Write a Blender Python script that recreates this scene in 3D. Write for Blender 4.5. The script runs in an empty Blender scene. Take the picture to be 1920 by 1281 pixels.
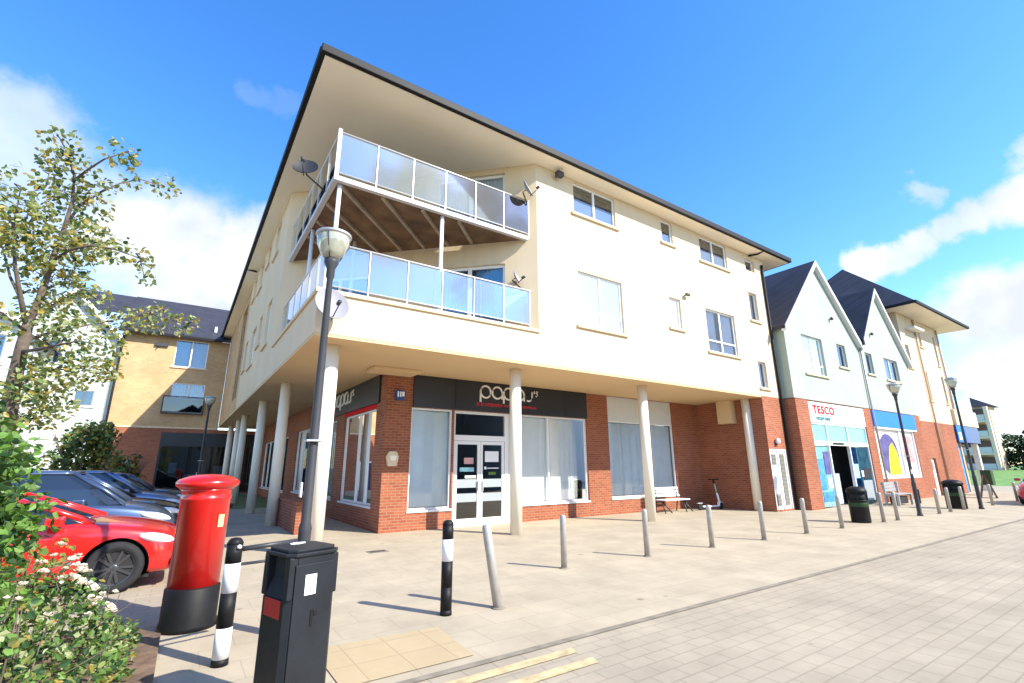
import bpy, bmesh, math, random
from mathutils import Vector, Matrix
random.seed(7)
C = bpy.context.scene.collection
SC = bpy.context.scene
PI = math.pi

# ------------------------------------------------------------------ camera
cam = bpy.data.objects.new('camera', bpy.data.cameras.new('camera'))
C.objects.link(cam)
SC.camera = cam
cam.data.lens = 16.772
cam.data.sensor_width = 36
cam.data.clip_start = 0.05
cam.data.clip_end = 3000
_r = Vector((0.8265092, -0.5629026, -0.0048158))
_u = Vector((-0.1392086, -0.2126741, 0.9671560))
_d = Vector((0.5454388, 0.7986929, 0.2541380))
cam.matrix_world = Matrix(((_r.x, _u.x, -_d.x, -1.907), (_r.y, _u.y, -_d.y, -9.8326), (_r.z, _u.z, -_d.z, 1.65), (0, 0, 0, 1)))

# ------------------------------------------------------------------ sky
SUN_DIR = Vector((0.62, -1.08, 1.0)).normalized()      # towards the sun
EL = math.asin(SUN_DIR.z)
AZ = math.atan2(SUN_DIR.x, SUN_DIR.y)
w = bpy.data.worlds.new('World')
SC.world = w
w.use_nodes = True
nt = w.node_tree
nt.nodes.clear()
def N(tree, typ, **k):
    n = tree.nodes.new(typ)
    for a, b in k.items():
        setattr(n, a, b)
    return n
def mathn(tree, op, a, b=None, clamp=False):
    n = N(tree, 'ShaderNodeMath', operation=op, use_clamp=clamp)
    for i, v in enumerate((a, b)):
        if v is None: continue
        if isinstance(v, (int, float)): n.inputs[i].default_value = v
        else: tree.links.new(v, n.inputs[i])
    return n.outputs[0]
sky = N(nt, 'ShaderNodeTexSky', sky_type='NISHITA')
sky.sun_disc = False
sky.sun_elevation = EL
sky.sun_rotation = AZ
sky.altitude = 50
sky.air_density = 1.0
sky.dust_density = 0.25
sky.ozone_density = 2.2
hs = N(nt, 'ShaderNodeHueSaturation')
hs.inputs['Hue'].default_value = 0.508
hs.inputs['Saturation'].default_value = 1.32
hs.inputs['Value'].default_value = 1.46
nt.links.new(sky.outputs[0], hs.inputs['Color'])
tc = N(nt, 'ShaderNodeTexCoord')
def vnoise(scale, detail, rough):
    n = N(nt, 'ShaderNodeTexNoise', noise_dimensions='3D')
    n.inputs['Scale'].default_value = scale
    n.inputs['Detail'].default_value = detail
    n.inputs['Roughness'].default_value = rough
    nt.links.new(tc.outputs['Generated'], n.inputs['Vector'])
    return n
n1 = vnoise(4.5, 7, 0.62)
sub = N(nt, 'ShaderNodeVectorMath', operation='SUBTRACT'); sub.inputs[1].default_value = (0.5, 0.5, 0.5)
nt.links.new(n1.outputs['Color'], sub.inputs[0])
scl = N(nt, 'ShaderNodeVectorMath', operation='SCALE'); scl.inputs['Scale'].default_value = 0.21
nt.links.new(sub.outputs[0], scl.inputs[0])
wd = N(nt, 'ShaderNodeVectorMath', operation='ADD')
nt.links.new(tc.outputs['Generated'], wd.inputs[0]); nt.links.new(scl.outputs[0], wd.inputs[1])
CLOUDS = [  # direction, radius, strength
    ((-0.045, 0.925, 0.365), 0.120, 1.0), ((0.035, 0.922, 0.385), 0.078, 1.0), ((-0.11, 0.93, 0.34), 0.10, 0.9), ((-0.01, 0.955, 0.29), 0.13, 1.0),
    ((-0.235, 0.865, 0.445), 0.080, 0.55), ((-0.29, 0.87, 0.40), 0.11, 0.62), ((-0.185, 0.89, 0.405), 0.06, 0.5), ((-0.25, 0.91, 0.30), 0.12, 0.6),
    ((0.902, 0.262, 0.338), 0.038, 0.95), ((0.909, 0.225, 0.347), 0.036, 0.95), ((0.916, 0.18, 0.358), 0.035, 0.9), ((0.922, 0.135, 0.365), 0.038, 0.95), ((0.926, 0.09, 0.37), 0.044, 0.95),
    ((0.888, 0.184, 0.421), 0.026, 0.6), ((0.905, 0.06, 0.42), 0.03, 0.6),
    ((0.965, 0.165, 0.21), 0.070, 1.0), ((0.975, 0.10, 0.19), 0.085, 1.0), ((0.985, 0.13, 0.09), 0.09, 0.75), ((0.98, 0.03, 0.14), 0.13, 0.75),
    ((0.014, 0.788, 0.616), 0.030, 0.10), ((0.06, 0.79, 0.61), 0.03, 0.08),
    ((0.33, -0.79, 0.51), 0.09, 1.0), ((0.43, -0.75, 0.50), 0.08, 1.0), ((0.26, -0.80, 0.535), 0.055, .8), ((0.50, -0.72, 0.46), 0.05, .7), ((0.30, -0.86, 0.40), 0.05, .5), ((0.47, -0.80, 0.36), 0.05, .5), ((0.1, -0.95, 0.2), 0.12, .8), ((0.6, -0.75, 0.2), 0.14, .9),
    ((-0.25, -0.84, 0.5), 0.12, 0.95), ((-0.6, -0.7, 0.35), 0.2, 0.9), ((-0.9, 0.1, 0.4), 0.22, 0.8), ((0.80, -0.5, 0.3), 0.14, 0.9), ((-0.75, -0.3, 0.55), 0.16, 0.8),
]
mask = None
for d, rad, st in CLOUDS:
    dd = Vector(d).normalized()
    dist = N(nt, 'ShaderNodeVectorMath', operation='DISTANCE')
    nt.links.new(wd.outputs[0], dist.inputs[0]); dist.inputs[1].default_value = dd
    mr = N(nt, 'ShaderNodeMapRange', interpolation_type='SMOOTHSTEP')
    mr.inputs['From Min'].default_value = rad * 1.2
    mr.inputs['From Max'].default_value = rad * 0.55
    mr.inputs['To Min'].default_value = 0
    mr.inputs['To Max'].default_value = st
    nt.links.new(dist.outputs['Value'], mr.inputs['Value'])
    mask = mr.outputs[0] if mask is None else mathn(nt, 'MAXIMUM', mask, mr.outputs[0])
n2 = vnoise(9, 6, 0.6)
soft = mathn(nt, 'MULTIPLY_ADD', n2.outputs['Fac'], 0.9); soft.node.inputs[2].default_value = 0.52
mask = mathn(nt, 'MULTIPLY', mask, soft, clamp=True)
ccol = N(nt, 'ShaderNodeMixRGB'); ccol.inputs[1].default_value = (3.1, 3.3, 3.75, 1); ccol.inputs[2].default_value = (4.3, 4.3, 4.3, 1)
n3 = vnoise(6, 4, 0.55)
cr = N(nt, 'ShaderNodeMapRange'); cr.inputs['From Min'].default_value = 0.36; cr.inputs['From Max'].default_value = 0.58
nt.links.new(n3.outputs['Fac'], cr.inputs['Value']); nt.links.new(cr.outputs[0], ccol.inputs[0])
mix = N(nt, 'ShaderNodeMixRGB')
nt.links.new(mask, mix.inputs[0]); nt.links.new(hs.outputs[0], mix.inputs[1]); nt.links.new(ccol.outputs[0], mix.inputs[2])
bg = N(nt, 'ShaderNodeBackground'); bg.inputs['Strength'].default_value = 0.15
nt.links.new(mix.outputs[0], bg.inputs[0])
wo = N(nt, 'ShaderNodeOutputWorld'); nt.links.new(bg.outputs[0], wo.inputs[0])

# ------------------------------------------------------------------ sun, exposure
sl = bpy.data.lights.new('sun', 'SUN'); sl.energy = 5.0; sl.angle = math.radians(0.53); sl.color = (1.0, 0.935, 0.82)
so = bpy.data.objects.new('sun', sl); C.objects.link(so)
so.rotation_euler = (-SUN_DIR).to_track_quat('-Z', 'Y').to_euler()
SC.view_settings.view_transform = 'Standard'
SC.view_settings.look = 'None'
SC.view_settings.exposure = 0.9
SC.view_settings.gamma = 1
SC.render.engine = 'CYCLES'

# ------------------------------------------------------------------ materials
MATS = {}
def mat(name, col, rough=0.7, metal=0.0, var=0.0, vscale=3.0, spec=0.5, coat=0.0, bump=0.0, bscale=60.0, streak=0.0):
    m = bpy.data.materials.new(name); m.use_nodes = True
    t = m.node_tree; b = t.nodes['Principled BSDF']
    b.inputs['Roughness'].default_value = rough
    b.inputs['Metallic'].default_value = metal
    b.inputs['Specular IOR Level'].default_value = spec
    b.inputs['Coat Weight'].default_value = coat
    b.inputs['Coat Roughness'].default_value = 0.04
    b.inputs['Base Color'].default_value = (*col, 1)
    geo = N(t, 'ShaderNodeNewGeometry')
    if var:
        nz = N(t, 'ShaderNodeTexNoise'); nz.inputs['Scale'].default_value = vscale; nz.inputs['Detail'].default_value = 6
        t.links.new(geo.outputs['Position'], nz.inputs['Vector'])
        mx = N(t, 'ShaderNodeMixRGB')
        mx.inputs[1].default_value = (*[c * (1 - var) for c in col], 1)
        mx.inputs[2].default_value = (*[min(1, c * (1 + var)) for c in col], 1)
        mr = N(t, 'ShaderNodeMapRange'); mr.inputs['From Min'].default_value = .3; mr.inputs['From Max'].default_value = .7
        t.links.new(nz.outputs['Fac'], mr.inputs['Value']); t.links.new(mr.outputs[0], mx.inputs[0])
        if streak:                                       # rain streaks down the render
            vm = N(t, 'ShaderNodeVectorMath', operation='MULTIPLY'); vm.inputs[1].default_value = (5, 5, .35)
            t.links.new(geo.outputs['Position'], vm.inputs[0])
            ns = N(t, 'ShaderNodeTexNoise'); ns.inputs['Scale'].default_value = 1; ns.inputs['Detail'].default_value = 5
            t.links.new(vm.outputs[0], ns.inputs['Vector'])
            ms = N(t, 'ShaderNodeMapRange'); ms.inputs['From Min'].default_value = .45; ms.inputs['From Max'].default_value = .75; ms.inputs['To Min'].default_value = 1; ms.inputs['To Max'].default_value = 1 - streak * 2.5
            t.links.new(ns.outputs['Fac'], ms.inputs['Value'])
            mm = N(t, 'ShaderNodeMixRGB', blend_type='MULTIPLY'); mm.inputs[0].default_value = 1
            t.links.new(mx.outputs[0], mm.inputs[1]); t.links.new(ms.outputs[0], mm.inputs[2]); mx = mm
        t.links.new(mx.outputs[0], b.inputs['Base Color'])
    if bump:
        nb = N(t, 'ShaderNodeTexNoise'); nb.inputs['Scale'].default_value = bscale; nb.inputs['Detail'].default_value = 3
        t.links.new(geo.outputs['Position'], nb.inputs['Vector'])
        bp = N(t, 'ShaderNodeBump'); bp.inputs['Strength'].default_value = bump; bp.inputs['Distance'].default_value = 0.01
        t.links.new(nb.outputs['Fac'], bp.inputs['Height']); t.links.new(bp.outputs[0], b.inputs['Normal'])
    MATS[name] = m
    return m
def wallvec(t):
    """u along the wall, v up, whatever way the wall faces"""
    geo = N(t, 'ShaderNodeNewGeometry')
    sp = N(t, 'ShaderNodeSeparateXYZ'); t.links.new(geo.outputs['Position'], sp.inputs[0])
    sn = N(t, 'ShaderNodeSeparateXYZ'); t.links.new(geo.outputs['True Normal'], sn.inputs[0])
    ax = mathn(t, 'ABSOLUTE', sn.outputs[0]); ay = mathn(t, 'ABSOLUTE', sn.outputs[1]); az = mathn(t, 'ABSOLUTE', sn.outputs[2])
    u = mathn(t, 'ADD', mathn(t, 'MULTIPLY', sp.outputs[0], ay), mathn(t, 'MULTIPLY', sp.outputs[1], ax))
    u = mathn(t, 'ADD', u, mathn(t, 'MULTIPLY', sp.outputs[0], az))
    v = mathn(t, 'ADD', sp.outputs[2], mathn(t, 'MULTIPLY', sp.outputs[1], az))
    cb = N(t, 'ShaderNodeCombineXYZ'); t.links.new(u, cb.inputs[0]); t.links.new(v, cb.inputs[1])
    return cb.outputs[0], geo
def brick_mat(name, c1, c2, mortar, bw=0.225, rh=0.075, ms=0.010, ground=False, rough=0.85, bump=0.5, stain=0.18, off=0.5, sscale=0.5):
    m = bpy.data.materials.new(name); m.use_nodes = True
    t = m.node_tree; b = t.nodes['Principled BSDF']; b.inputs['Roughness'].default_value = rough
    b.inputs['Specular IOR Level'].default_value = 0.25
    if ground:
        geo = N(t, 'ShaderNodeNewGeometry'); vec = geo.outputs['Position']
    else:
        vec, geo = wallvec(t)
    bt = N(t, 'ShaderNodeTexBrick'); bt.offset = off
    bt.inputs['Scale'].default_value = 1; bt.inputs['Brick Width'].default_value = bw; bt.inputs['Row Height'].default_value = rh
    bt.inputs['Mortar Size'].default_value = ms; bt.inputs['Mortar Smooth'].default_value = 0.2; bt.inputs['Bias'].default_value = -0.2
    bt.inputs['Color1'].default_value = (*c1, 1); bt.inputs['Color2'].default_value = (*c2, 1); bt.inputs['Mortar'].default_value = (*mortar, 1)
    t.links.new(vec, bt.inputs['Vector'])
    nz = N(t, 'ShaderNodeTexNoise'); nz.inputs['Scale'].default_value = sscale; nz.inputs['Detail'].default_value = 8; nz.inputs['Roughness'].default_value = .65
    t.links.new(geo.outputs['Position'], nz.inputs['Vector'])
    mr = N(t, 'ShaderNodeMapRange'); mr.inputs['From Min'].default_value = .3; mr.inputs['From Max'].default_value = .7
    mr.inputs['To Min'].default_value = 1 - stain; mr.inputs['To Max'].default_value = 1 + stain
    t.links.new(nz.outputs['Fac'], mr.inputs['Value'])
    mx = N(t, 'ShaderNodeMixRGB', blend_type='MULTIPLY'); mx.inputs[0].default_value = 1
    t.links.new(bt.outputs['Color'], mx.inputs[1]); t.links.new(mr.outputs[0], mx.inputs[2])
    if ground:                                           # gum spots and blotches
        for sc_, th, dk in ((2.3, .055, .72), (.9, .05, .62)):
            vo = N(t, 'ShaderNodeTexVoronoi'); vo.inputs['Scale'].default_value = sc_
            t.links.new(geo.outputs['Position'], vo.inputs['Vector'])
            m2 = N(t, 'ShaderNodeMapRange'); m2.inputs['From Min'].default_value = th * .7; m2.inputs['From Max'].default_value = th; m2.inputs['To Min'].default_value = dk; m2.inputs['To Max'].default_value = 1
            t.links.new(vo.outputs['Distance'], m2.inputs['Value'])
            x2 = N(t, 'ShaderNodeMixRGB', blend_type='MULTIPLY'); x2.inputs[0].default_value = 1
            t.links.new(mx.outputs[0], x2.inputs[1]); t.links.new(m2.outputs[0], x2.inputs[2]); mx = x2
    t.links.new(mx.outputs[0], b.inputs['Base Color'])
    bp = N(t, 'ShaderNodeBump'); bp.inputs['Strength'].default_value = bump; bp.inputs['Distance'].default_value = 0.01; bp.invert = True
    t.links.new(bt.outputs['Fac'], bp.inputs['Height']); t.links.new(bp.outputs[0], b.inputs['Normal'])
    MATS[name] = m
    return m
def glass_mat(name, tint=(0.9, 0.95, 0.97), refl=0.0, rough=0.02, body=None, bodyfac=0.0):
    m = bpy.data.materials.new(name); m.use_nodes = True
    t = m.node_tree; t.nodes.clear()
    o = N(t, 'ShaderNodeOutputMaterial')
    tr = N(t, 'ShaderNodeBsdfTransparent'); tr.inputs[0].default_value = (*tint, 1)
    gl = N(t, 'ShaderNodeBsdfGlossy'); gl.inputs['Roughness'].default_value = rough; gl.inputs[0].default_value = (1, 1, 1, 1)
    fr = N(t, 'ShaderNodeFresnel'); fr.inputs['IOR'].default_value = 1.5
    f = mathn(t, 'ADD', fr.outputs[0], refl, clamp=True)
    base = tr.outputs[0]
    if body:
        df = N(t, 'ShaderNodeBsdfDiffuse'); df.inputs[0].default_value = (*body, 1)
        mb = N(t, 'ShaderNodeMixShader'); mb.inputs[0].default_value = bodyfac
        t.links.new(tr.outputs[0], mb.inputs[1]); t.links.new(df.outputs[0], mb.inputs[2]); base = mb.outputs[0]
    mx = N(t, 'ShaderNodeMixShader')
    t.links.new(f, mx.inputs[0]); t.links.new(base, mx.inputs[1]); t.links.new(gl.outputs[0], mx.inputs[2])
    t.links.new(mx.outputs[0], o.inputs[0])
    MATS[name] = m
    return m
def leaf_mat(name, col):
    m = bpy.data.materials.new(name); m.use_nodes = True
    t = m.node_tree; b = t.nodes['Principled BSDF']; o = t.nodes['Material Output']
    b.inputs['Base Color'].default_value = (*col, 1); b.inputs['Roughness'].default_value = 0.45; b.inputs['Specular IOR Level'].default_value = .4
    tl = N(t, 'ShaderNodeBsdfTranslucent'); tl.inputs[0].default_value = (min(1, col[0] * 1.5), min(1, col[1] * 1.5), col[2], 1)
    mx = N(t, 'ShaderNodeMixShader'); mx.inputs[0].default_value = 0.35
    t.links.new(b.outputs[0], mx.inputs[1]); t.links.new(tl.outputs[0], mx.inputs[2]); t.links.new(mx.outputs[0], o.inputs[0])
    MATS[name] = m
    return m
def board_mat(name, col, pitch=0.15):
    m = mat(name, col, 0.6)
    t = m.node_tree; b = t.nodes['Principled BSDF']
    geo = N(t, 'ShaderNodeNewGeometry'); sp = N(t, 'ShaderNodeSeparateXYZ'); t.links.new(geo.outputs['Position'], sp.inputs[0])
    fr = mathn(t, 'FRACT', mathn(t, 'DIVIDE', sp.outputs[2], pitch))
    ln = mathn(t, 'LESS_THAN', fr, 0.12)
    mx = N(t, 'ShaderNodeMixRGB'); t.links.new(ln, mx.inputs[0]); mx.inputs[1].default_value = (*col, 1); mx.inputs[2].default_value = (*[c * .45 for c in col], 1)
    t.links.new(mx.outputs[0], b.inputs['Base Color'])
    bp = N(t, 'ShaderNodeBump'); bp.inputs['Strength'].default_value = .6; bp.inputs['Distance'].default_value = .02
    t.links.new(fr, bp.inputs['Height']); t.links.new(bp.outputs[0], b.inputs['Normal'])
    return m

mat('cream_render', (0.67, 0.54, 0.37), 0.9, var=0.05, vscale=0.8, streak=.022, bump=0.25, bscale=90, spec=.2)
mat('eave_cream_lifted', (0.86, 0.78, 0.62), 0.85, var=0.03, vscale=.7, spec=.2)  # wall cream made brighter, so the base colour lifts the shaded eaves
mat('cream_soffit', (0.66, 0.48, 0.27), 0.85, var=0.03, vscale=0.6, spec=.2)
mat('cream_paint', (0.82, 0.74, 0.60), 0.55, var=0.03, vscale=2)
mat('sill_stone', (0.66, 0.52, 0.34), 0.9, var=0.08, vscale=6)
mat('mint_render', (0.36, 0.415, 0.352), 0.9, var=0.05, vscale=0.8, streak=.022, bump=0.2, bscale=90, spec=.2)
mat('white_render', (0.78, 0.80, 0.79), 0.9, var=0.03, vscale=1)
board_mat('white_boarding', (0.50, 0.56, 0.55))
brick_mat('red_brick', (0.34, 0.105, 0.052), (0.235, 0.062, 0.033), (0.33, 0.19, 0.12))
brick_mat('ochre_brick', (0.55, 0.345, 0.165), (0.45, 0.275, 0.12), (0.52, 0.40, 0.26))
brick_mat('slate_tiles', (0.050, 0.050, 0.062), (0.036, 0.036, 0.045), (0.018, 0.018, 0.02), bw=.35, rh=.22, ms=.012, rough=.6)
brick_mat('paving_slabs', (0.395, 0.336, 0.242), (0.37, 0.315, 0.228), (0.33, 0.278, 0.20), bw=.6, rh=.45, ms=.007, ground=True, stain=.15, bump=.15, sscale=1.1)
brick_mat('paving_blocks', (0.352, 0.302, 0.222), (0.328, 0.282, 0.208), (0.278, 0.238, 0.175), bw=.30, rh=.17, ms=.009, ground=True, stain=.17, bump=.25, sscale=.9)
brick_mat('tactile_slabs', (0.44, 0.345, 0.205), (0.42, 0.33, 0.195), (0.38, 0.295, 0.18), bw=.4, rh=.4, ms=.008, ground=True, off=0, stain=.15)
mat('tarmac', (0.10, 0.10, 0.105), 0.95, var=.2, vscale=5)
mat('kerb_stone', (0.22, 0.19, 0.14), 0.9, var=.25, vscale=6)
mat('yellow_paint', (0.47, 0.375, 0.20), 0.8, var=.3, vscale=9)
mat('soil', (0.15, 0.095, 0.06), 1.0, var=.4, vscale=9, bump=1.0, bscale=25)
mat('grass', (0.13, 0.25, 0.05), 1.0, var=.25, vscale=.8, bump=.4, bscale=12)
mat('meadow', (0.10, 0.14, 0.05), 1.0, var=.3, vscale=.2)
mat('gutter_black', (0.010, 0.010, 0.011), 0.6, spec=.25)
mat('white_upvc', (0.80, 0.80, 0.79), 0.35)
mat('white_metal', (0.74, 0.75, 0.76), 0.35, var=.03)
mat('beam_grey', (0.50, 0.50, 0.51), 0.5, var=.06, vscale=2)
mat('rail_grey', (0.58, 0.57, 0.56), 0.35, metal=.2)
mat('grey_metal', (0.42, 0.42, 0.43), 0.45, metal=.5, var=.08, vscale=5)
mat('dark_metal', (0.035, 0.036, 0.04), 0.45, var=.1, vscale=7)
mat('lamp_black', (0.045, 0.046, 0.052), 0.5, spec=.3, var=.1)
mat('bollard_steel', (0.40, 0.375, 0.34), 0.5, metal=.35, var=.1, vscale=9)
mat('black_paint', (0.008, 0.008, 0.009), 0.55, var=.2, vscale=11, spec=.25)
mat('white_paint', (0.80, 0.81, 0.84), 0.5, var=.05, vscale=9)
mat('post_red', (0.58, 0.010, 0.008), 0.30, coat=.35, var=.05, vscale=3)
mat('bin_black', (0.014, 0.016, 0.020), 0.5, spec=.3, var=.25, vscale=4, bump=.15, bscale=120)
mat('bin_red', (0.45, 0.02, 0.02), 0.5)
mat('paper', (0.80, 0.80, 0.80), 0.8)
mat('paper_print', (0.45, 0.52, 0.62), 0.8, var=.5, vscale=30)
mat('car_red', (0.62, 0.012, 0.010), 0.22, coat=.8, var=.02)
mat('car_maroon', (0.42, 0.02, 0.045), 0.25, coat=.8, var=.02)
mat('car_blue_grey', (0.075, 0.115, 0.20), 0.28, metal=.6, coat=.7, var=.02)
mat('car_black', (0.012, 0.014, 0.018), 0.2, coat=.8, var=.02)
mat('car_silver', (0.17, 0.23, 0.35), 0.28, metal=.6, coat=.7, var=.02)
mat('car_dark', (0.03, 0.035, 0.045), 0.25, coat=.7, var=.02)
mat('car_window', (0.012, 0.016, 0.02), 0.05, spec=.9, coat=.6)
mat('trim_black', (0.012, 0.012, 0.012), 0.6)
mat('rubber', (0.016, 0.016, 0.017), 0.85, var=.2, vscale=20)
mat('alloy', (0.16, 0.16, 0.17), 0.3, metal=.8)
mat('lens', (0.82, 0.85, 0.88), 0.08, coat=.9)
mat('plate_yellow', (0.8, 0.6, 0.25), 0.5)
mat('timber', (0.15, 0.09, 0.05), 0.9, var=.35, vscale=2.5)
mat('timber_pale', (0.34, 0.28, 0.21), 0.85, var=.2, vscale=4)
mat('bark', (0.11, 0.085, 0.065), 0.95, var=.35, vscale=14, bump=.8, bscale=40)
mat('sign_black', (0.018, 0.019, 0.023), 0.4, var=.08, vscale=1.2)
mat('letter_white', (0.82, 0.81, 0.77), 0.4)
mat('letter_red', (0.62, 0.012, 0.02), 0.7, spec=.1)
mat('scooter_green', (0.24, 0.42, 0.36), 0.4)
mat('letter_dull_red', (0.40, 0.02, 0.035), 0.5)
mat('letter_teal', (0.02, 0.26, 0.28), 0.5)
mat('sign_white', (0.80, 0.77, 0.74), 0.4)
mat('sign_blue', (0.045, 0.21, 0.80), 0.75, var=.04, spec=.1)
mat('sign_navy', (0.015, 0.05, 0.22), 0.4)
mat('aqua_panel', (0.17, 0.50, 0.50), 0.3, var=.05)
mat('poster_blue', (0.05, 0.25, 0.55), 0.4, var=.35, vscale=4)
mat('poster_aqua', (0.30, 0.62, 0.68), 0.4, var=.3, vscale=3)
mat('poster_purple', (0.11, 0.10, 0.24), 0.8, spec=.1, var=.3, vscale=3)
mat('poster_yellow', (0.48, 0.52, 0.04), 0.8, spec=.1, var=.2, vscale=3)
mat('poster_pink', (0.55, 0.33, 0.33), 0.8, spec=.1, var=.25, vscale=2)
mat('blind', (0.80, 0.82, 0.82), 0.8, var=.04, vscale=3)
mat('blind_grey', (0.33, 0.38, 0.41), 0.8, var=.08, vscale=3)
mat('net', (0.84, 0.86, 0.90), 0.9)
mat('curtain', (0.60, 0.63, 0.70), 0.9, var=.06, vscale=2)
mat('curtain_blue', (0.12, 0.33, 0.55), 0.9, var=.08, vscale=2)
mat('panel_pale', (0.62, 0.64, 0.63), 0.6, var=.04)
mat('interior_dark', (0.018, 0.018, 0.02), 0.9)
mat('interior_mid', (0.20, 0.19, 0.18), 0.9, var=.4, vscale=3)
mat('frosted_band', (0.30, 0.34, 0.36), 0.5)
mat('louvre', (0.22, 0.22, 0.19), 0.7)
mat('dish_grey', (0.27, 0.265, 0.29), 0.6)
mat('dish_dark', (0.02, 0.022, 0.026), 0.6)
mat('terracotta', (0.50, 0.34, 0.22), 0.8)
mat('pale_wall', (0.72, 0.54, 0.39), 0.9, var=.05)
mat('pier_paint', (0.80, 0.65, 0.51), 0.8, var=.05)
mat('balcony_dark', (0.11, 0.085, 0.075), 0.9)
mat('petal', (0.78, 0.70, 0.58), 0.7)
mat('petal_pink', (0.55, 0.22, 0.42), 0.7)
mat('bulb', (0.72, 0.72, 0.62), 0.4)
glass_mat('window_glass', (0.86, 0.92, 0.95), refl=0.10)
glass_mat('balcony_glass', (0.82, 0.92, 0.95), refl=0.22)
glass_mat('shop_glass', (0.93, 0.96, 0.95), refl=0.06)
glass_mat('dark_glass', (0.35, 0.38, 0.40), refl=0.04)
glass_mat('lamp_glass', (0.90, 0.92, 0.80), refl=0.10, body=(.75, .75, .6), bodyfac=.45)
for nm, col in dict(leaf_olive=(.22, .25, .075), leaf_green=(.11, .19, .05), leaf_dark=(.035, .085, .03), leaf_gold=(.36, .27, .06), leaf_bright=(.16, .30, .06), leaf_orange=(.45, .16, .05), leaf_pale=(.36, .40, .20), leaf_hedge=(.018, .035, .015)).items():
    leaf_mat(nm, col)

# ------------------------------------------------------------------ mesh helpers
class MB:
    def __init__(s):
        s.v = []; s.f = []; s.m = []; s.cur = 0; s.smooth = []
        s.sm = False
    def add(s, vs, fs):
        k = len(s.v)
        s.v += [tuple(p) for p in vs]
        for f in fs:
            s.f.append(tuple(k + i for i in f)); s.m.append(s.cur); s.smooth.append(s.sm)
        return s
    def hexa(s, p):       # p: 4 bottom, 4 top
        return s.add(p, [(3, 2, 1, 0), (4, 5, 6, 7), (0, 1, 5, 4), (1, 2, 6, 5), (2, 3, 7, 6), (3, 0, 4, 7)])
    def box(s, x0, x1, y0, y1, z0, z1):
        return s.hexa([(x0, y0, z0), (x1, y0, z0), (x1, y1, z0), (x0, y1, z0), (x0, y0, z1), (x1, y0, z1), (x1, y1, z1), (x0, y1, z1)])
    def prism(s, poly, z0, z1):
        n = len(poly)
        return s.add([(x, y, z0) for x, y in poly] + [(x, y, z1) for x, y in poly],
                     [tuple(range(n))[::-1], tuple(range(n, 2 * n))] + [(i, (i + 1) % n, n + (i + 1) % n, n + i) for i in range(n)])
    def extr(s, pts, vec):  # planar polygon 3d extruded
        n = len(pts); v = Vector(vec)
        return s.add([tuple(p) for p in pts] + [tuple(Vector(p) + v) for p in pts],
                     [tuple(range(n))[::-1], tuple(range(n, 2 * n))] + [(i, (i + 1) % n, n + (i + 1) % n, n + i) for i in range(n)])
    def lathe(s, prof, cx=0, cy=0, seg=24, z0=0):
        vs = []; fs = []; n = len(prof)
        for i in range(seg):
            a = 2 * PI * i / seg
            vs += [(cx + r * math.cos(a), cy + r * math.sin(a), z0 + z) for r, z in prof]
        for i in range(seg):
            j = (i + 1) % seg
            for k in range(n - 1):
                fs.append((i * n + k, j * n + k, j * n + k + 1, i * n + k + 1))
        if prof[0][0] > 1e-6: fs.append(tuple(i * n for i in range(seg))[::-1])
        if prof[-1][0] > 1e-6: fs.append(tuple(i * n + n - 1 for i in range(seg)))
        o = s.sm; s.sm = True; s.add(vs, fs); s.sm = o
        return s
    def cyl(s, x, y, z0, z1, r, seg=20):
        return s.lathe([(r, z0), (r, z1)], x, y, seg)
    def tube(s, pts, rad, seg=8):
        pts = [Vector(p) for p in pts]; n = len(pts)
        rr = rad if isinstance(rad, (list, tuple)) else [rad] * n
        vs = []; fs = []
        ref = Vector((0, 0, 1))
        for i, p in enumerate(pts):
            t = (pts[min(i + 1, n - 1)] - pts[max(i - 1, 0)]).normalized()
            r0 = ref if abs(t.dot(ref)) < .95 else Vector((1, 0, 0))
            a = t.cross(r0).normalized(); b = t.cross(a).normalized()
            for k in range(seg):
                an = 2 * PI * k / seg
                vs.append(tuple(p + rr[i] * (math.cos(an) * a + math.sin(an) * b)))
        for i in range(n - 1):
            for k in range(seg):
                l = (k + 1) % seg
                fs.append((i * seg + k, i * seg + l, (i + 1) * seg + l, (i + 1) * seg + k))
        fs.append(tuple(range(seg))[::-1]); fs.append(tuple((n - 1) * seg + k for k in range(seg)))
        o = s.sm; s.sm = True; s.add(vs, fs); s.sm = o
        return s
    def quad(s, a, b, c, d):
        return s.add([a, b, c, d], [(0, 1, 2, 3)])
    def build(s, name, mats, parent=None, bevel=0.0, off=None, bseg=2):
        me = bpy.data.meshes.new(name)
        vs = s.v
        if off is None and parent is not None:
            off = parent.get('_off')
        if off is not None:
            vs = [(x - off[0], y - off[1], z - off[2]) for x, y, z in vs]
        me.from_pydata(vs, [], s.f)
        if isinstance(mats, str): mats = [mats]
        for mm in mats: me.materials.append(MATS[mm])
        me.polygons.foreach_set('material_index', s.m)
        me.polygons.foreach_set('use_smooth', s.smooth)
        bm = bmesh.new(); bm.from_mesh(me)
        bmesh.ops.recalc_face_normals(bm, faces=bm.faces)
        if bevel:
            ed = [e for e in bm.edges if len(e.link_faces) == 2 and e.calc_face_angle(0) > .5]
            bmesh.ops.bevel(bm, geom=ed, offset=bevel, segments=bseg, profile=.6, affect='EDGES', clamp_overlap=True)
        bm.to_mesh(me); bm.free(); me.update()
        ob = bpy.data.objects.new(name, me); C.objects.link(ob)
        if parent is not None:
            ob.parent = parent
            if parent.get('_off') is not None: ob['_off'] = parent['_off']
        return ob
def tag(o, label=None, cat=None, group=None, kind=None):
    if label: o['label'] = label
    if cat: o['category'] = cat
    if group: o['group'] = group
    if kind: o['kind'] = kind
    return o
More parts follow.
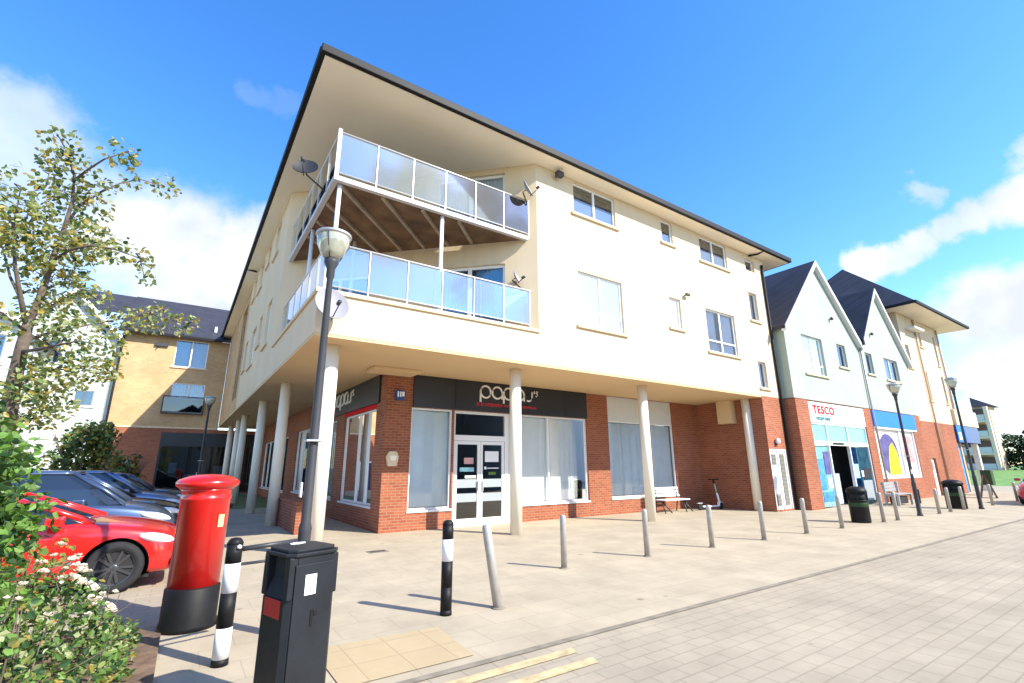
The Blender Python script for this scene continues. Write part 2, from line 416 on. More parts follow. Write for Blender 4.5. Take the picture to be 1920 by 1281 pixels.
def thing(name, label, cat, loc=(0, 0, 0), rz=0, group=None, world=False):
    """An Empty at the thing's base. world=True: parts are given in world coordinates."""
    o = bpy.data.objects.new(name, None); C.objects.link(o)
    o.empty_display_size = .2
    o.location = loc; o.rotation_euler = (0, 0, rz)
    if world: o['_off'] = tuple(loc)
    return tag(o, label, cat, group)
def dup(root, loc, rz, label, group=None):
    r = root.copy(); C.objects.link(r); r.location = loc; r.rotation_euler = (0, 0, rz); r['label'] = label
    if group: r['group'] = group
    for ch in list(root.children):
        c = ch.copy(); C.objects.link(c); c.parent = r
        for g in list(ch.children):
            d = g.copy(); C.objects.link(d); d.parent = c
    return r
class Fr:
    """A wall frame: u along the wall, z up, d into the building."""
    def __init__(s, o, u, n):
        s.o = Vector((*o, 0)); s.u = Vector((*u, 0)).normalized(); s.n = Vector((*n, 0)).normalized()
    def p(s, u, z, d=0):
        q = s.o + s.u * u - s.n * d
        return (q.x, q.y, z)
    def box(s, mb, u0, u1, z0, z1, d0, d1):
        return mb.hexa([s.p(u0, z0, d0), s.p(u1, z0, d0), s.p(u1, z0, d1), s.p(u0, z0, d1), s.p(u0, z1, d0), s.p(u1, z1, d0), s.p(u1, z1, d1), s.p(u0, z1, d1)])
    def wall(s, mb, u0, u1, z0, z1, holes, d0=0, d1=.3):
        us = sorted({u0, u1, *[h[0] for h in holes], *[h[1] for h in holes]}); us = [x for x in us if u0 <= x <= u1]
        zs = sorted({z0, z1, *[h[2] for h in holes], *[h[3] for h in holes]}); zs = [x for x in zs if z0 <= x <= z1]
        nu, nz = len(us) - 1, len(zs) - 1
        def solid(i, j):
            if not (0 <= i < nu and 0 <= j < nz): return False
            cu, cz = (us[i] + us[i + 1]) / 2, (zs[j] + zs[j + 1]) / 2
            return not any(h[0] < cu < h[1] and h[2] < cz < h[3] for h in holes)
        for i in range(nu):
            for j in range(nz):
                if not solid(i, j): continue
                a, b, e, f = us[i], us[i + 1], zs[j], zs[j + 1]
                mb.quad(s.p(a, e, d0), s.p(b, e, d0), s.p(b, f, d0), s.p(a, f, d0))
                mb.quad(s.p(a, e, d1), s.p(a, f, d1), s.p(b, f, d1), s.p(b, e, d1))
                if not solid(i - 1, j): mb.quad(s.p(a, e, d0), s.p(a, f, d0), s.p(a, f, d1), s.p(a, e, d1))
                if not solid(i + 1, j): mb.quad(s.p(b, e, d0), s.p(b, e, d1), s.p(b, f, d1), s.p(b, f, d0))
                if not solid(i, j - 1): mb.quad(s.p(a, e, d0), s.p(a, e, d1), s.p(b, e, d1), s.p(b, e, d0))
                if not solid(i, j + 1): mb.quad(s.p(a, f, d0), s.p(b, f, d0), s.p(b, f, d1), s.p(a, f, d1))
        return mb
def weld(o):
    bm = bmesh.new(); bm.from_mesh(o.data); bmesh.ops.remove_doubles(bm, verts=bm.verts, dist=.0005); bmesh.ops.recalc_face_normals(bm, faces=bm.faces); bm.to_mesh(o.data); bm.free()
    return o
def window(fr, par, u0, u1, z0, z1, cols=2, low=0.0, cur='curtain', dep=.09, sill='sill_stone', fw=.055, glass='window_glass', frame='white_upvc', name='window', half=False, curt=True):
    m = MB()
    fr.box(m, u0, u1, z0, z0 + fw, dep, dep + .06); fr.box(m, u0, u1, z1 - fw, z1, dep, dep + .06)
    us = [u0 + (u1 - u0) * k / cols for k in range(cols + 1)]
    for k, u in enumerate(us):
        a = u if k == 0 else (u - fw if k == cols else u - fw * .7); b = u + fw if k == 0 else (u if k == cols else u + fw * .7)
        fr.box(m, a, b, z0 + fw, z1 - fw, dep + .001, dep + .059)
    if low:
        for k in range(cols):
            fr.box(m, us[k] + fw, us[k + 1] - fw, z0 + low, z0 + low + fw, dep + .002, dep + .058)
    f = m.build(name, frame, par)
    g = MB(); g.quad(fr.p(u0 + .02, z0 + .02, dep + .03), fr.p(u1 - .02, z0 + .02, dep + .03), fr.p(u1 - .02, z1 - .02, dep + .03), fr.p(u0 + .02, z1 - .02, dep + .03))
    g.build('pane', glass, f)
    if curt:
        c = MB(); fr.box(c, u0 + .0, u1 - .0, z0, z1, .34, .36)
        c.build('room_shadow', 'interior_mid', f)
        if half:
            c = MB(); fr.box(c, u0 + .03, u1 - .03, z0 + .02, z0 + (z1 - z0) * .50, dep + .075, dep + .08); c.build('net_curtain', 'net', f)
        if cur:
            c = MB(); nf = max(6, int((u1 - u0) / .09))
            for a, b in ((u0 + .02, u0 + (u1 - u0) * .42), (u1 - (u1 - u0) * .42, u1 - .02)) if cur != 'blind' else ((u0 + .02, u1 - .02),):
                k = max(4, int((b - a) / .05))
                for i in range(k):
                    x0, x1 = a + (b - a) * i / k, a + (b - a) * (i + 1) / k
                    d0, d1 = dep + .10 + .025 * (i % 2), dep + .10 + .025 * ((i + 1) % 2)
                    c.quad(fr.p(x0, z0 + .02, d0), fr.p(x1, z0 + .02, d1), fr.p(x1, z1 - .03, d1), fr.p(x0, z1 - .03, d0))
            c.build('curtain' if cur != 'blind' else 'blind', cur, f)
            if low and cur != 'blind':
                c = MB(); fr.box(c, u0 + .03, u1 - .03, z0 + .02, z0 + low + .15, dep + .11, dep + .115); c.build('net_curtain', 'curtain', f)
    if sill:
        s = MB(); fr.box(s, u0 - .12, u1 + .12, z0 - .09, z0 - .004, -.07, dep + .02); s.build('sill', sill, f, bevel=.008)
    return f
def letters(body, size, fr, u, z, d, matname, par, name, extr=.015, align='LEFT', shear=0, bold=0.0, sx=1.0, space=1.0):
    cu = bpy.data.curves.new('lettering', 'FONT'); cu.body = body; cu.size = size; cu.extrude = extr; cu.align_x = align; cu.space_character = space; cu.offset = bold; cu.shear = shear
    to = bpy.data.objects.new('lettering', cu); C.objects.link(to)
    me = bpy.data.meshes.new_from_object(to.evaluated_get(bpy.context.evaluated_depsgraph_get()))
    bpy.data.objects.remove(to)
    off = Vector(par['_off']) if par.get('_off') is not None else Vector((0, 0, 0))
    for v in me.vertices:
        v.co = Vector(fr.p(u + v.co.x * sx, z + v.co.y, d - v.co.z)) - off
    me.materials.clear(); me.materials.append(MATS[matname])
    o = bpy.data.objects.new(name, me); C.objects.link(o); o.parent = par
    if par.get('_off') is not None: o['_off'] = par['_off']
    return o

# ------------------------------------------------------------------ ground
def sheet(name, poly, z, m, label=None):
    b = MB(); b.add([(x, y, z) for x, y in poly], [tuple(range(len(poly)))])
    o = b.build(name, m); o['kind'] = 'structure'
    if o.data.polygons[0].normal.z < 0: o.data.flip_normals()
    return o
def rect(x0, x1, y0, y1): return [(x0, y0), (x1, y0), (x1, y1), (x0, y1)]
sheet('ground', rect(-600, 900, -600, 900), -0.03, 'meadow')
sheet('road', rect(-80, 64, -60, -5.78), 0.0, 'paving_blocks')
sheet('pavement', rect(-1.55, 64, -5.74, 14), 0.004, 'paving_slabs')
sheet('car_park', rect(-45, -1.55, -3.3, 40), 0.002, 'paving_blocks')
sheet('kerb', rect(-80, 64, -5.82, -5.735), 0.008, 'kerb_stone')
sheet('pavement', rect(-80, -1.55, -5.74, -3.3), 0.003, 'paving_slabs')
sheet('tactile_paving', [(-0.62, -4.62), (0.62, -4.70), (0.55, -5.60), (-0.62, -5.60)], 0.012, 'tactile_slabs')
for y in (-6.02, -6.30):
    sheet('road_marking', [(-4, y - .06), (1.36, y - .06), (1.40, y + .06), (-4, y + .06)], 0.008, 'yellow_paint')
b = MB()
nx, ny = 16, 10
for i in range(nx + 1):
    for j in range(ny + 1):
        x = 50 + 130 * (i / nx) ** 1.3; y = -60 + 130 * j / ny
        rise = min(1, max(0, (x - 52) / 30)); b.v.append((x, y, -.02 + 0.95 * rise * rise * (3 - 2 * rise)))
for i in range(nx):
    for j in range(ny):
        if 1 <= 1: b.f.append((i * (ny + 1) + j, (i + 1) * (ny + 1) + j, (i + 1) * (ny + 1) + j + 1, i * (ny + 1) + j + 1)); b.m.append(0); b.smooth.append(True)
o = b.build('lawn', 'grass'); o['kind'] = 'structure'; o.location.z = .02
b = MB(); random.seed(3)
bed = [(-6.5, -8.4), (-2.35, -8.4), (-2.0, -6.5), (-1.82, -4.6), (-1.80, -3.4), (-2.2, -2.75), (-6.5, -2.75)]
b.prism(bed, 0.0, 0.05); o = b.build('planting_bed', 'soil'); o['kind'] = 'structure'

# ------------------------------------------------------------------ main corner apartment building
F = Fr((0, 0), (1, 0), (0, -1))
L = Fr((0, 0), (0, 1), (-1, 0))
CH = Fr((0, 5.7), (1, -1), (-1, -1))
ZS, ZE = 4.29, 10.38
XR = 18.15
A = thing('apartment_building', 'cream rendered corner apartment block on round columns with triangular corner balconies and a dark roof', 'building', (8, 8, 0), world=True)
# upper wall
front_w = [  # u0,u1,z0,z1
    (7.15, 8.98, 9.24, 10.30), (11.34, 11.95, 9.42, 10.30), (13.58, 15.36, 9.26, 10.30), (16.72, 17.42, 9.62, 10.15),
    (7.2, 9.06, 5.62, 7.32), (11.40, 12.02, 6.24, 7.34), (13.48, 15.34, 5.68, 7.32), (16.64, 17.24, 7.40, 8.62), (16.64, 17.22, 4.62, 5.68)]
left_w = [(7.3, 8.3, 5.65, 7.25), (9.5, 10.3, 6.1, 7.25), (11.2, 12.6, 5.65, 7.25), (14.0, 15.0, 5.9, 7.25), (7.4, 8.4, 9.0, 10.25), (9.6, 10.4, 9.4, 10.25), (11.4, 12.6, 9.0, 10.25), (13.7, 14.7, 9.2, 10.25)]
ch_w = [(5.0, 7.12, 5.08, 7.26), (5.0, 7.12, 8.06, 10.2), (0.94, 3.0, 5.08, 7.26), (0.94, 3.0, 8.06, 10.2)]
m = MB(); F.wall(m, 5.7, XR, ZS, ZE, front_w)
L.wall(m, 5.7, 15.7, ZS, ZE, left_w)
CH.wall(m, 0, 5.7 * 2 ** .5, 4.7, ZE, ch_w)
weld(m.build('wall', 'cream_render', A))
m = MB()
F.box(m, 0, 5.7, ZS, 5.14, 0, .2); L.box(m, .2, 5.7, ZS, 5.14, .002, .2)
m.build('parapet', 'cream_render', A)
m = MB()
F.box(m, -.05, 5.72, 5.143, 5.235, -.05, .26); L.box(m, .26, 5.72, 5.144, 5.234, -.05, .26)
m.build('coping', 'sill_stone', A, bevel=.01)
# downpipe joint at the right end and side wall
m = MB(); m.box(XR - .3, XR, .302, 11, ZS, ZE); m.build('side_wall', 'cream_render', A)
# soffits
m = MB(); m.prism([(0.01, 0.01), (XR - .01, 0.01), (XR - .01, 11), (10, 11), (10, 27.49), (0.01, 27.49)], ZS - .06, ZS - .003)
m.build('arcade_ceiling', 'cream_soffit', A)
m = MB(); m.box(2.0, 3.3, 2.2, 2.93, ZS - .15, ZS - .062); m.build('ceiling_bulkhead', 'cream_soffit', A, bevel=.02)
OV = .46
m = MB(); m.prism([(-OV, -.52), (19.4, -.52), (19.4, 11.6), (10.6, 11.6), (10.6, 28.3), (-OV, 28.3)], ZE + .002, ZE + .05)
m.build('eave_soffit', 'eave_cream_lifted', A)
e = ZE + .19
O_, B_, C_, D_, E_, F_ = (-OV - .06, -.58), (19.46, -.58), (19.46, 11.7), (10.7, 11.7), (10.7, 28.4), (-OV - .06, 28.4)
m = MB()
vs = [(*q, e) for q in (O_, B_, C_, D_, E_, F_)] + [(5.2, 5.5, e + 2.3), (13.4, 5.5, e + 2.3), (5.2, 22.5, e + 2.3)]
m.add(vs, [(0, 1, 7, 6), (1, 2, 7), (2, 3, 6, 7), (3, 4, 8, 6), (4, 5, 8), (5, 0, 6, 8), (0, 5, 4, 3, 2, 1)])
m.build('roof', 'slate_tiles', A)
m = MB()
m.box(-OV - .10, 19.48, -.64, -.523, ZE + .01, ZE + .205); m.box(-OV - .12, -OV - .003, -.523, 28.35, ZE + .011, ZE + .204)
m.box(19.403, 19.5, -.522, 11.6, ZE + .012, ZE + .203)
m.build('gutter', 'gutter_black', A, bevel=.02)
m = MB(); m.tube([(17.3, -.55, ZE + .03), (17.25, -.3, ZE - .05), (17.05, -.02, ZE - .06)], .04); m.build('downpipe', 'gutter_black', A)
m = MB(); m.tube([(-.46, 13.6, ZE + .02), (-.1, 13.4, ZE - .08)], .04)
m.build('downpipe', 'gutter_black', A)
m = MB(); m.tube([(17.93, -.06, ZE - .3), (17.93, -.06, 0)], .05); m.build('downpipe', 'gutter_black', A)
# windows
for i, (u0, u1, z0, z1) in enumerate(front_w):
    big = (u1 - u0) > 1.2
    dk = i in (3, 7, 8)
    window(F, A, u0, u1, z0, z1, 2 if big else 1, low=.42 if (big and z0 < 8) else 0, half=i in (0, 1, 2), cur=None if i in (0, 1, 2, 3) else ('blind_grey' if dk else ('net' if big else 'curtain')), sill='sill_stone' if i not in (3,) else None, dep=.06 if not dk else .09)
for (u0, u1, z0, z1) in left_w:
    window(L, A, u0, u1, z0, z1, 2 if u1 - u0 > .9 else 1, low=.42 if z0 < 6 else 0)
for (u0, u1, z0, z1) in ch_w:
    window(CH, A, u0, u1, z0, z1, 2, low=0, cur='curtain_blue' if z0 < 6 else 'curtain', sill=None, fw=.08, name='patio_door')
# band recess of paler render by the top right windows
# columns
cols_xy = [(.55, .71), (5.40, .72), (10.5, .72), (16.5, .66), (.62, 6.5), (.62, 11.4), (.62, 17.7), (.62, 20.4), (.62, 25.2)]
for i, (x, y) in enumerate(cols_xy):
    m = MB(); m.lathe([(.155, 0), (.155, ZS - .055)], x, y, 28); m.build('column', 'cream_paint', A)
# balconies
def balcony(zb, ztop, slab):
    if slab:
        fl = [(.12, .12), (5.38, .12), (.12, 5.38)]
        m = MB(); m.prism([(.22, .22), (5.40, .22), (.22, 5.40)], zb - .02, zb + .04); s = m.build('balcony_deck', 'timber', A)
        m = MB(); m.box(.1, 5.46, .1, .22, zb - .06, zb + .06); m.box(.1, .22, .22, 5.46, zb - .06, zb + .06)
        m.build('edge_beam', 'beam_grey', s, bevel=.01)
        q = 2 ** -.5
        for k in (-3, -2, -1, 0, 1, 2, 3):
            a = Vector((.24 + max(0, k) * 1.02, .24 + max(0, -k) * 1.02, 0)); ln = (5.36 - a.x - a.y) / 2
            e_ = a + Vector((ln, ln, 0)); sd = Vector((q, -q, 0)) * .035
            m = MB(); m.prism([tuple((a - sd)[:2]), tuple((e_ - sd)[:2]), tuple((e_ + sd)[:2]), tuple((a + sd)[:2])], zb - .10, zb - .021); m.build('joist', 'timber_pale', s)
    r = MB()
    r.tube([(.15, 5.5, ztop), (.15, .15, ztop), (5.55, .15, ztop)], .025, 8)
    r.tube([(.15, 5.5, zb + .16), (.15, .15, zb + .16), (5.55, .15, zb + .16)], .016, 6)
    xs = [.15, 1.06, 1.97, 2.86, 3.75, 4.65, 5.5]
    for x in xs[1:]:
        r.box(x - .013, x + .013, .135, .165, zb + .02, ztop)
        r.box(.135, .165, x - .013, x + .013, zb + .02, ztop)
    r.box(.11, .19, .11, .19, zb + .05, ztop + .06)
    rl = r.build('balcony_railing', 'rail_grey', A)
    for k in range(6):
        a, c = xs[k] + .03, xs[k + 1] - .03
        g = MB(); g.box(a, c, .146, .154, zb + .17, ztop - .04); g.build('glass_panel', 'balcony_glass', rl)
        g = MB(); g.box(.146, .154, a, c, zb + .17, ztop - .04); g.build('glass_panel', 'balcony_glass', rl)
balcony(5.22, 6.36, False)
balcony(7.93, 9.14, True)
for x, y in ((.28, .28), (2.84, .26), (.26, 2.84), (1.4, 2.9)):
    m = MB(); m.cyl(x, y, 4.7, 7.86, .05, 14); m.build('balcony_post', 'white_metal', A)
m = MB(); m.prism([(.2, .2), (5.5, .2), (.2, 5.5)], ZS, 4.7); m.build('balcony_floor', 'pale_wall', A)
# ---- ground floor: brick shop unit
SF = Fr((0, 2.95), (1, 0), (0, -1))
SL = Fr((2.62, 0), (0, 1), (-1, 0))
shop_holes = [(3.38, 4.68, .52, 3.3), (4.74, 7.06, 0, 3.3), (7.10, 10.04, .52, 3.3), (11.12, 14.86, .55, ZS - .07)]
left_holes = [(3.70, 6.9, .62, 3.3), (7.9, 10.6, .62, 3.3), (12.2, 14.8, .62, 3.3)]
m = MB(); SF.wall(m, 2.62, 16.58, 0, ZS - .062, shop_holes)
SL.wall(m, 3.25, 15.7, 0, ZS - .062, left_holes)
m.box(16.58, 16.88, .3, 3.25, 0, ZS - .062)
weld(m.build('brick_wall', 'red_brick', A))
DF = Fr((0, 0), (1, 0), (0, -1))
m = MB(); DF.wall(m, 16.58, XR - .02, 0, ZS - .004, [(16.60, 17.86, .06, 2.28)], .002, .298)
weld(m.build('brick_wall', 'red_brick', A))
m = MB(); m.box(16.60, 17.86, .06, .10, .06, 2.28); md = m.build('meter_door', 'white_upvc', A)
m = MB(); m.box(16.60, 16.66, .02, .06, .06, 2.28); m.box(17.20, 17.26, .02, .06, .06, 2.28); m.box(17.80, 17.86, .02, .06, .06, 2.28); m.box(16.66, 17.20, .02, .06, 2.22, 2.28); m.box(17.26, 17.80, .02, .06, 2.22, 2.28)
m.build('door_frame', 'white_upvc', md)
for (a, b2, c, d) in ((16.78, 17.10, 1.68, 2.08), (16.78, 17.10, .2, .62), (17.36, 17.70, .2, 2.1)):
    m = MB()
    k = int((d - c) / .05)
    m.box(a, b2, .052, .058, c, d)
    for i in range(k): m.hexa([(a, .03, c + i * .05), (b2, .03, c + i * .05), (b2, .052, c + i * .05 + .02), (a, .052, c + i * .05 + .02), (a, .03, c + i * .05 + .008), (b2, .03, c + i * .05 + .008), (b2, .052, c + i * .05 + .028), (a, .052, c + i * .05 + .028)])
    m.build('louvre', 'louvre', md)
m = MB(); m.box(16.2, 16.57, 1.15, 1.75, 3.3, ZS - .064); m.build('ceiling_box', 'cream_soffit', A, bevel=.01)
# interiors
m = MB(); m.box(3.0, 16.5, 5.2, 5.3, 0, ZS - .07); m.box(5.2, 5.3, 5.3, 15.6, 0, ZS - .07); m.box(3.0, 16.5, 3.3, 5.2, -.02, .02)
m.box(4.70, 4.73, 3.26, 5.2, 0, 3.3)
m.build('shop_interior', 'interior_dark', A)
def shopwin(fr, u0, u1, z0, z1, divs, frame='white_upvc', cur='blind', fw=.05, gap=0.0, bl=None):
    m = MB()
    fr.box(m, u0, u1, z0, z0 + fw, .06, .14); fr.box(m, u0, u1, z1 - fw, z1, .06, .14)
    us = [u0] + divs + [u1]
    for k, u in enumerate(us):
        a, b3 = (u, u + fw) if k == 0 else ((u - fw, u) if k == len(us) - 1 else (u - .03, u + .03))
        fr.box(m, a, b3, z0 + fw, z1 - fw, .061, .139)
    f = m.build('shop_window', frame, A)
    g = MB(); g.quad(fr.p(u0 + .02, z0 + .02, .1), fr.p(u1 - .02, z0 + .02, .1), fr.p(u1 - .02, z1 - .02, .1), fr.p(u0 + .02, z1 - .02, .1)); g.build('pane', 'shop_glass', f)
    bm_ = MB(); x = u0 + .05; i = 0
    random.seed(int(u0 * 100))
    while x < u1 - .05:
        t = random.uniform(-.006, .006)
        bm_.quad(fr.p(x, z0 + .06, .20 + t), fr.p(x + .125, z0 + .06, .206 + t), fr.p(x + .125, z1 - .05, .206 + t), fr.p(x, z1 - .05, .20 + t))
        x += .105; i += 1
    bm_.build('blind', cur, f)
    s = MB(); fr.box(s, u0 - .02, u1 + .02, z0 - .06, z0 - .003, -.03, .10); s.build('sill', 'white_upvc', f, bevel=.006)
    return f
shopwin(SF, 3.38, 4.68, .52, 3.3, [])
shopwin(SF, 7.10, 10.04, .52, 3.3, [8.32])
w3 = shopwin(SF, 11.12, 14.86, .55, 3.3, [13.1])
m = MB(); SF.box(m, 11.12, 14.86, 3.303, ZS - .072, .06, .12); m.build('transom_panel', 'panel_pale', A)
for (a, b2, dv) in ((3.70, 6.9, [4.5, 5.4]), (7.9, 10.6, [9.2]), (12.2, 14.8, [13.5])):
    shopwin(SL, a, b2, .62, 3.3, dv, cur='blind_grey')
m = MB(); SL.box(m, 3.72, 6.88, 3.303, 3.42, -.02, .1); m.build('red_strip', 'letter_red', A)
# entrance
m = MB()
SF.box(m, 4.74, 4.82, 0.0, 3.3, .08, .2); SF.box(m, 6.58, 6.70, 0, 3.3, .08, .2); SF.box(m, 6.98, 7.06, 0, 3.3, .08, .2)
SF.box(m, 4.82, 6.58, 2.42, 2.58, .081, .199); SF.box(m, 4.82, 6.58, 3.22, 3.3, .081, .199); SF.box(m, 4.74, 7.06, -.01, .035, .0, .4)
ent = m.build('entrance_frame', 'white_upvc', A)
m = MB(); SF.box(m, 6.70, 6.98, .04, 3.3, .1, .16); m.build('side_panel', 'panel_pale', ent)
m = MB(); m.quad(SF.p(4.82, 2.58, .14), SF.p(6.58, 2.58, .14), SF.p(6.58, 3.22, .14), SF.p(4.82, 3.22, .14)); m.build('transom_light', 'dark_glass', ent)
for (a, b2) in ((4.83, 5.695), (5.705, 6.57)):
    m = MB()
    SF.box(m, a, a + .085, .05, 2.41, .10, .16); SF.box(m, b2 - .085, b2, .05, 2.41, .10, .16); SF.box(m, a + .085, b2 - .085, 2.31, 2.41, .101, .159); SF.box(m, a + .085, b2 - .085, .05, .20, .101, .159)
    dl = m.build('shop_door', 'white_upvc', A)
    m = MB(); m.quad(SF.p(a + .07, .18, .13), SF.p(b2 - .07, .18, .13), SF.p(b2 - .07, 2.33, .13), SF.p(a + .07, 2.33, .13)); m.build('pane', 'dark_glass', dl)
    for zz in (1.06, .66):
        m = MB(); SF.box(m, a + .09, b2 - .09, zz, zz + .24, .118, .122); m.build('frosted_band', 'frosted_band', dl)
    m = MB(); SF.box(m, (b2 - .09) if a < 5 else (a + .06), (b2 - .06) if a < 5 else (a + .09), .95, 1.25, .05, .08); m.build('handle', 'grey_metal', dl)
    if a > 5:
        m = MB(); SF.box(m, a + .17, b2 - .2, 1.80, 2.12, .114, .117); m.build('poster', 'paper', dl)
        m = MB(); SF.box(m, a + .3, b2 - .3, 1.42, 1.50, .114, .117); m.build('sticker', 'leaf_bright', dl)
        m = MB(); SF.box(m, a + .15, a + .23, 1.58, 1.66, .114, .117); SF.box(m, a + .26, b2 - .2, 1.6, 1.63, .114, .117); m.build('sticker', 'paper', dl)
    else:
        m = MB(); SF.box(m, a + .32, b2 - .22, 1.74, 1.92, .114, .117); m.build('sticker', 'poster_pink', dl)
        m = MB(); SF.box(m, a + .18, b2 - .2, 1.52, 1.64, .114, .117); m.build('sticker', 'poster_aqua', dl)
        m = MB(); SF.box(m, a + .36, b2 - .13, 1.33, 1.41, .114, .117); m.build('sticker', 'paper', dl)
# fascia signs
m = MB(); SF.box(m, 3.40, 10.03, 3.31, ZS - .066, -.06, -.003); fs = m.build('shop_sign', 'sign_black', A)
for x in (4.72, 7.4, 9.0):
    m = MB(); SF.box(m, x, x + .012, 3.33, ZS - .08, -.064, -.0605); m.build('panel_joint', 'gutter_black', fs)
def ring_letters(fr, par, u, z, s, d, mname):
    """the rounded word 'papa', drawn as rings with stems"""
    m = MB(); r = .5 * s; tb = .085 * s
    for k, ch in enumerate('papa'):
        cu = u + k * 1.16 * s
        pts = [fr.p(cu + r * math.cos(a), z + r * math.sin(a), d) for a in [2 * PI * i / 20 for i in range(21)]]
        m.tube(pts, tb, 6)
        if ch == 'p': m.tube([fr.p(cu - r, z, d), fr.p(cu - r, z - r * 1.75, d)], tb, 6)
        else: m.tube([fr.p(cu + r, z, d), fr.p(cu + r, z - r * 1.05, d)], tb, 6)
    j = u + 4.55 * s
    m.tube([fr.p(j + .32 * s, z + .38 * s, d), fr.p(j + .30 * s, z - .15 * s, d), fr.p(j + .16 * s, z - .40 * s, d), fr.p(j - .04 * s, z - .48 * s, d), fr.p(j - .26 * s, z - .44 * s, d)], tb, 6)
    m.tube([fr.p(j + .60 * s, z + .46 * s, d), fr.p(j + .56 * s, z + .22 * s, d)], tb * .7, 6)
    pp = [(.98, .40), (.84, .46), (.76, .36), (.86, .24), (.96, .12), (.86, .0), (.72, .04)]
    m.tube([fr.p(j + a * s, z + b4 * s, d) for a, b4 in pp], tb * .6, 6)
    return m.build('lettering', mname, par)
ring_letters(SF, fs, 5.76, 3.92, .37, -.085, 'letter_white')
random.seed(5); m = MB(); x = 5.46
while x < 7.75:
    wd_ = random.uniform(.05, .09); SF.box(m, x, x + wd_, 3.50, 3.56 + random.uniform(0, .025), -.075, -.061); x += wd_ + random.choice((.02, .02, .07))
m.build('small_lettering', 'letter_dull_red', fs)
m = MB(); SF.box(m, 5.42, 6.35, 3.475, 3.487, -.07, -.061); m.build('underline', 'letter_dull_red', fs)
m = MB(); SL.box(m, 3.42, 8.9, 3.43, ZS - .066, -.06, -.003); fs2 = m.build('shop_sign', 'sign_black', A)
SLr = Fr((2.62, 9.4), (0, -1), (-1, 0))
ring_letters(SLr, fs2, 9.4 - 8.0, 3.92, .40, -.085, 'letter_white')
m = MB(); SL.box(m, 9.4, 10.6, 3.31, ZS - .07, -.01, .1); m.build('transom_panel', 'panel_pale', A)
# light on ceiling edge: small cream console by corner pier; side arcade wall end
# ---- ochre brick part of the left wing
OC = Fr((0.03, 0), (0, 1), (-1, 0))
m = MB(); OC.wall(m, 15.72, 27.49, ZS, ZE, [(17.0, 19.2, 5.0, 9.9)], 0, .3)
weld(m.build('ochre_wall', 'ochre_brick', A))
m = MB(); m.box(.7, .8, 16.9, 19.3, 4.9, 9.95); m.build('recess_back', 'balcony_dark', A)
window(Fr((.6, 0), (0, 1), (-1, 0)), A, 17.3, 18.9, 5.3, 7.1, 2, sill=None); window(Fr((.6, 0), (0, 1), (-1, 0)), A, 17.3, 18.9, 8.0, 9.7, 2, sill=None)
m = MB(); SL.wall(m, 15.72, 27.49, 0, ZS - .062, [(17, 20, .5, 3.2), (21.5, 25, .5, 3.2)]); weld(m.build('brick_wall', 'red_brick', A))
for a, b2 in ((17, 20), (21.5, 25)): shopwin(SL, a, b2, .5, 3.2, [(a + b2) / 2], cur='blind_grey')

# low brick wall under the arcade
t = thing('low_wall', 'low brick wall with a pale edge under the left arcade behind the lamp post', 'wall', (.9, 5, 0), world=True)
m = MB(); m.box(.80, 1.08, 4.0, 8.2, 0, .74); m.build('brickwork', 'red_brick', t)
m = MB(); m.box(.77, 1.11, 3.97, 8.23, .742, .80); m.build('coping', 'red_brick', t, bevel=.01)

# satellite dishes, alarm boxes, lamps on walls
def dish(label, loc, face, size, m1, arm_to):
    t = thing('satellite_dish', label, 'satellite dish', loc, 0, 'satellite dishes on the balconies')
    n = Vector(face).normalized(); a = n.cross(Vector((0, 0, 1))).normalized(); b5 = a.cross(n).normalized()
    m = MB(); m.sm = True
    R_, S_ = 5, 22; vs = [tuple(Vector((0, 0, 0)))]; fs = []
    for i in range(1, R_ + 1):
        q = i / R_
        for k in range(S_):
            an = 2 * PI * k / S_
            vs.append(tuple(a * (size * q * math.cos(an)) + b5 * (size * 1.08 * q * math.sin(an)) + n * (.16 * size * q * q * 2)))
    for k in range(S_): fs.append((0, 1 + k, 1 + (k + 1) % S_))
    for i in range(R_ - 1):
        for k in range(S_): fs.append((1 + i * S_ + k, 1 + (i + 1) * S_ + k, 1 + (i + 1) * S_ + (k + 1) % S_, 1 + i * S_ + (k + 1) % S_))
    k0 = len(vs); vs2 = [tuple(Vector(v) - n * .012) for v in vs]
    m.add(vs, fs); m.add(vs2, [f[::-1] for f in fs])
    m.build('reflector', m1, t)
    m = MB(); m.tube([tuple(-b5 * size), tuple(-b5 * size * .75 + n * size * 1.15)], .012, 6); tip = -b5 * size * .6 + n * size * 1.2
    m.tube([tuple(tip - n * .05), tuple(tip + n * .05)], .04, 10); m.build('receiver_arm', 'dark_metal', t)
    m = MB(); m.tube([tuple(-n * .01), tuple(-n * .12), tuple(Vector(arm_to) - Vector(loc))], .02, 6); m.build('bracket', 'dark_metal', t)
dish('white satellite dish behind the lamp post below the lower balcony corner', (.20, -.30, 4.78), (.1, -.85, .32), .34, 'dish_grey', (.3, -.02, 4.75))
dish('dark satellite dish on an arm left of the upper balcony', (-.42, .55, 8.15), (-.35, -.85, .5), .27, 'dish_dark', (.12, .9, 7.95))
dish('pale satellite dish at the right end of the upper balcony', (5.30, -.05, 9.35), (.5, -.75, .4), .26, 'dish_grey', (5.45, .12, 9.0))
dish('small grey satellite dish at the right end of the lower balcony', (5.15, .3, 6.72), (.5, -.8, .35), .17, 'dish_grey', (5.4, .3, 6.4))
t = thing('alarm_box', 'blue and white alarm box high on the brick corner pillar', 'alarm', (2.99, 2.93, 3.6))
m = MB(); m.extr([(-.14, 0, .14), (.14, 0, .14), (.15, 0, 0), (.09, 0, -.14), (-.09, 0, -.14), (-.15, 0, 0)], (0, -.08, 0)); m.build('housing', 'sign_navy', t, bevel=.012)
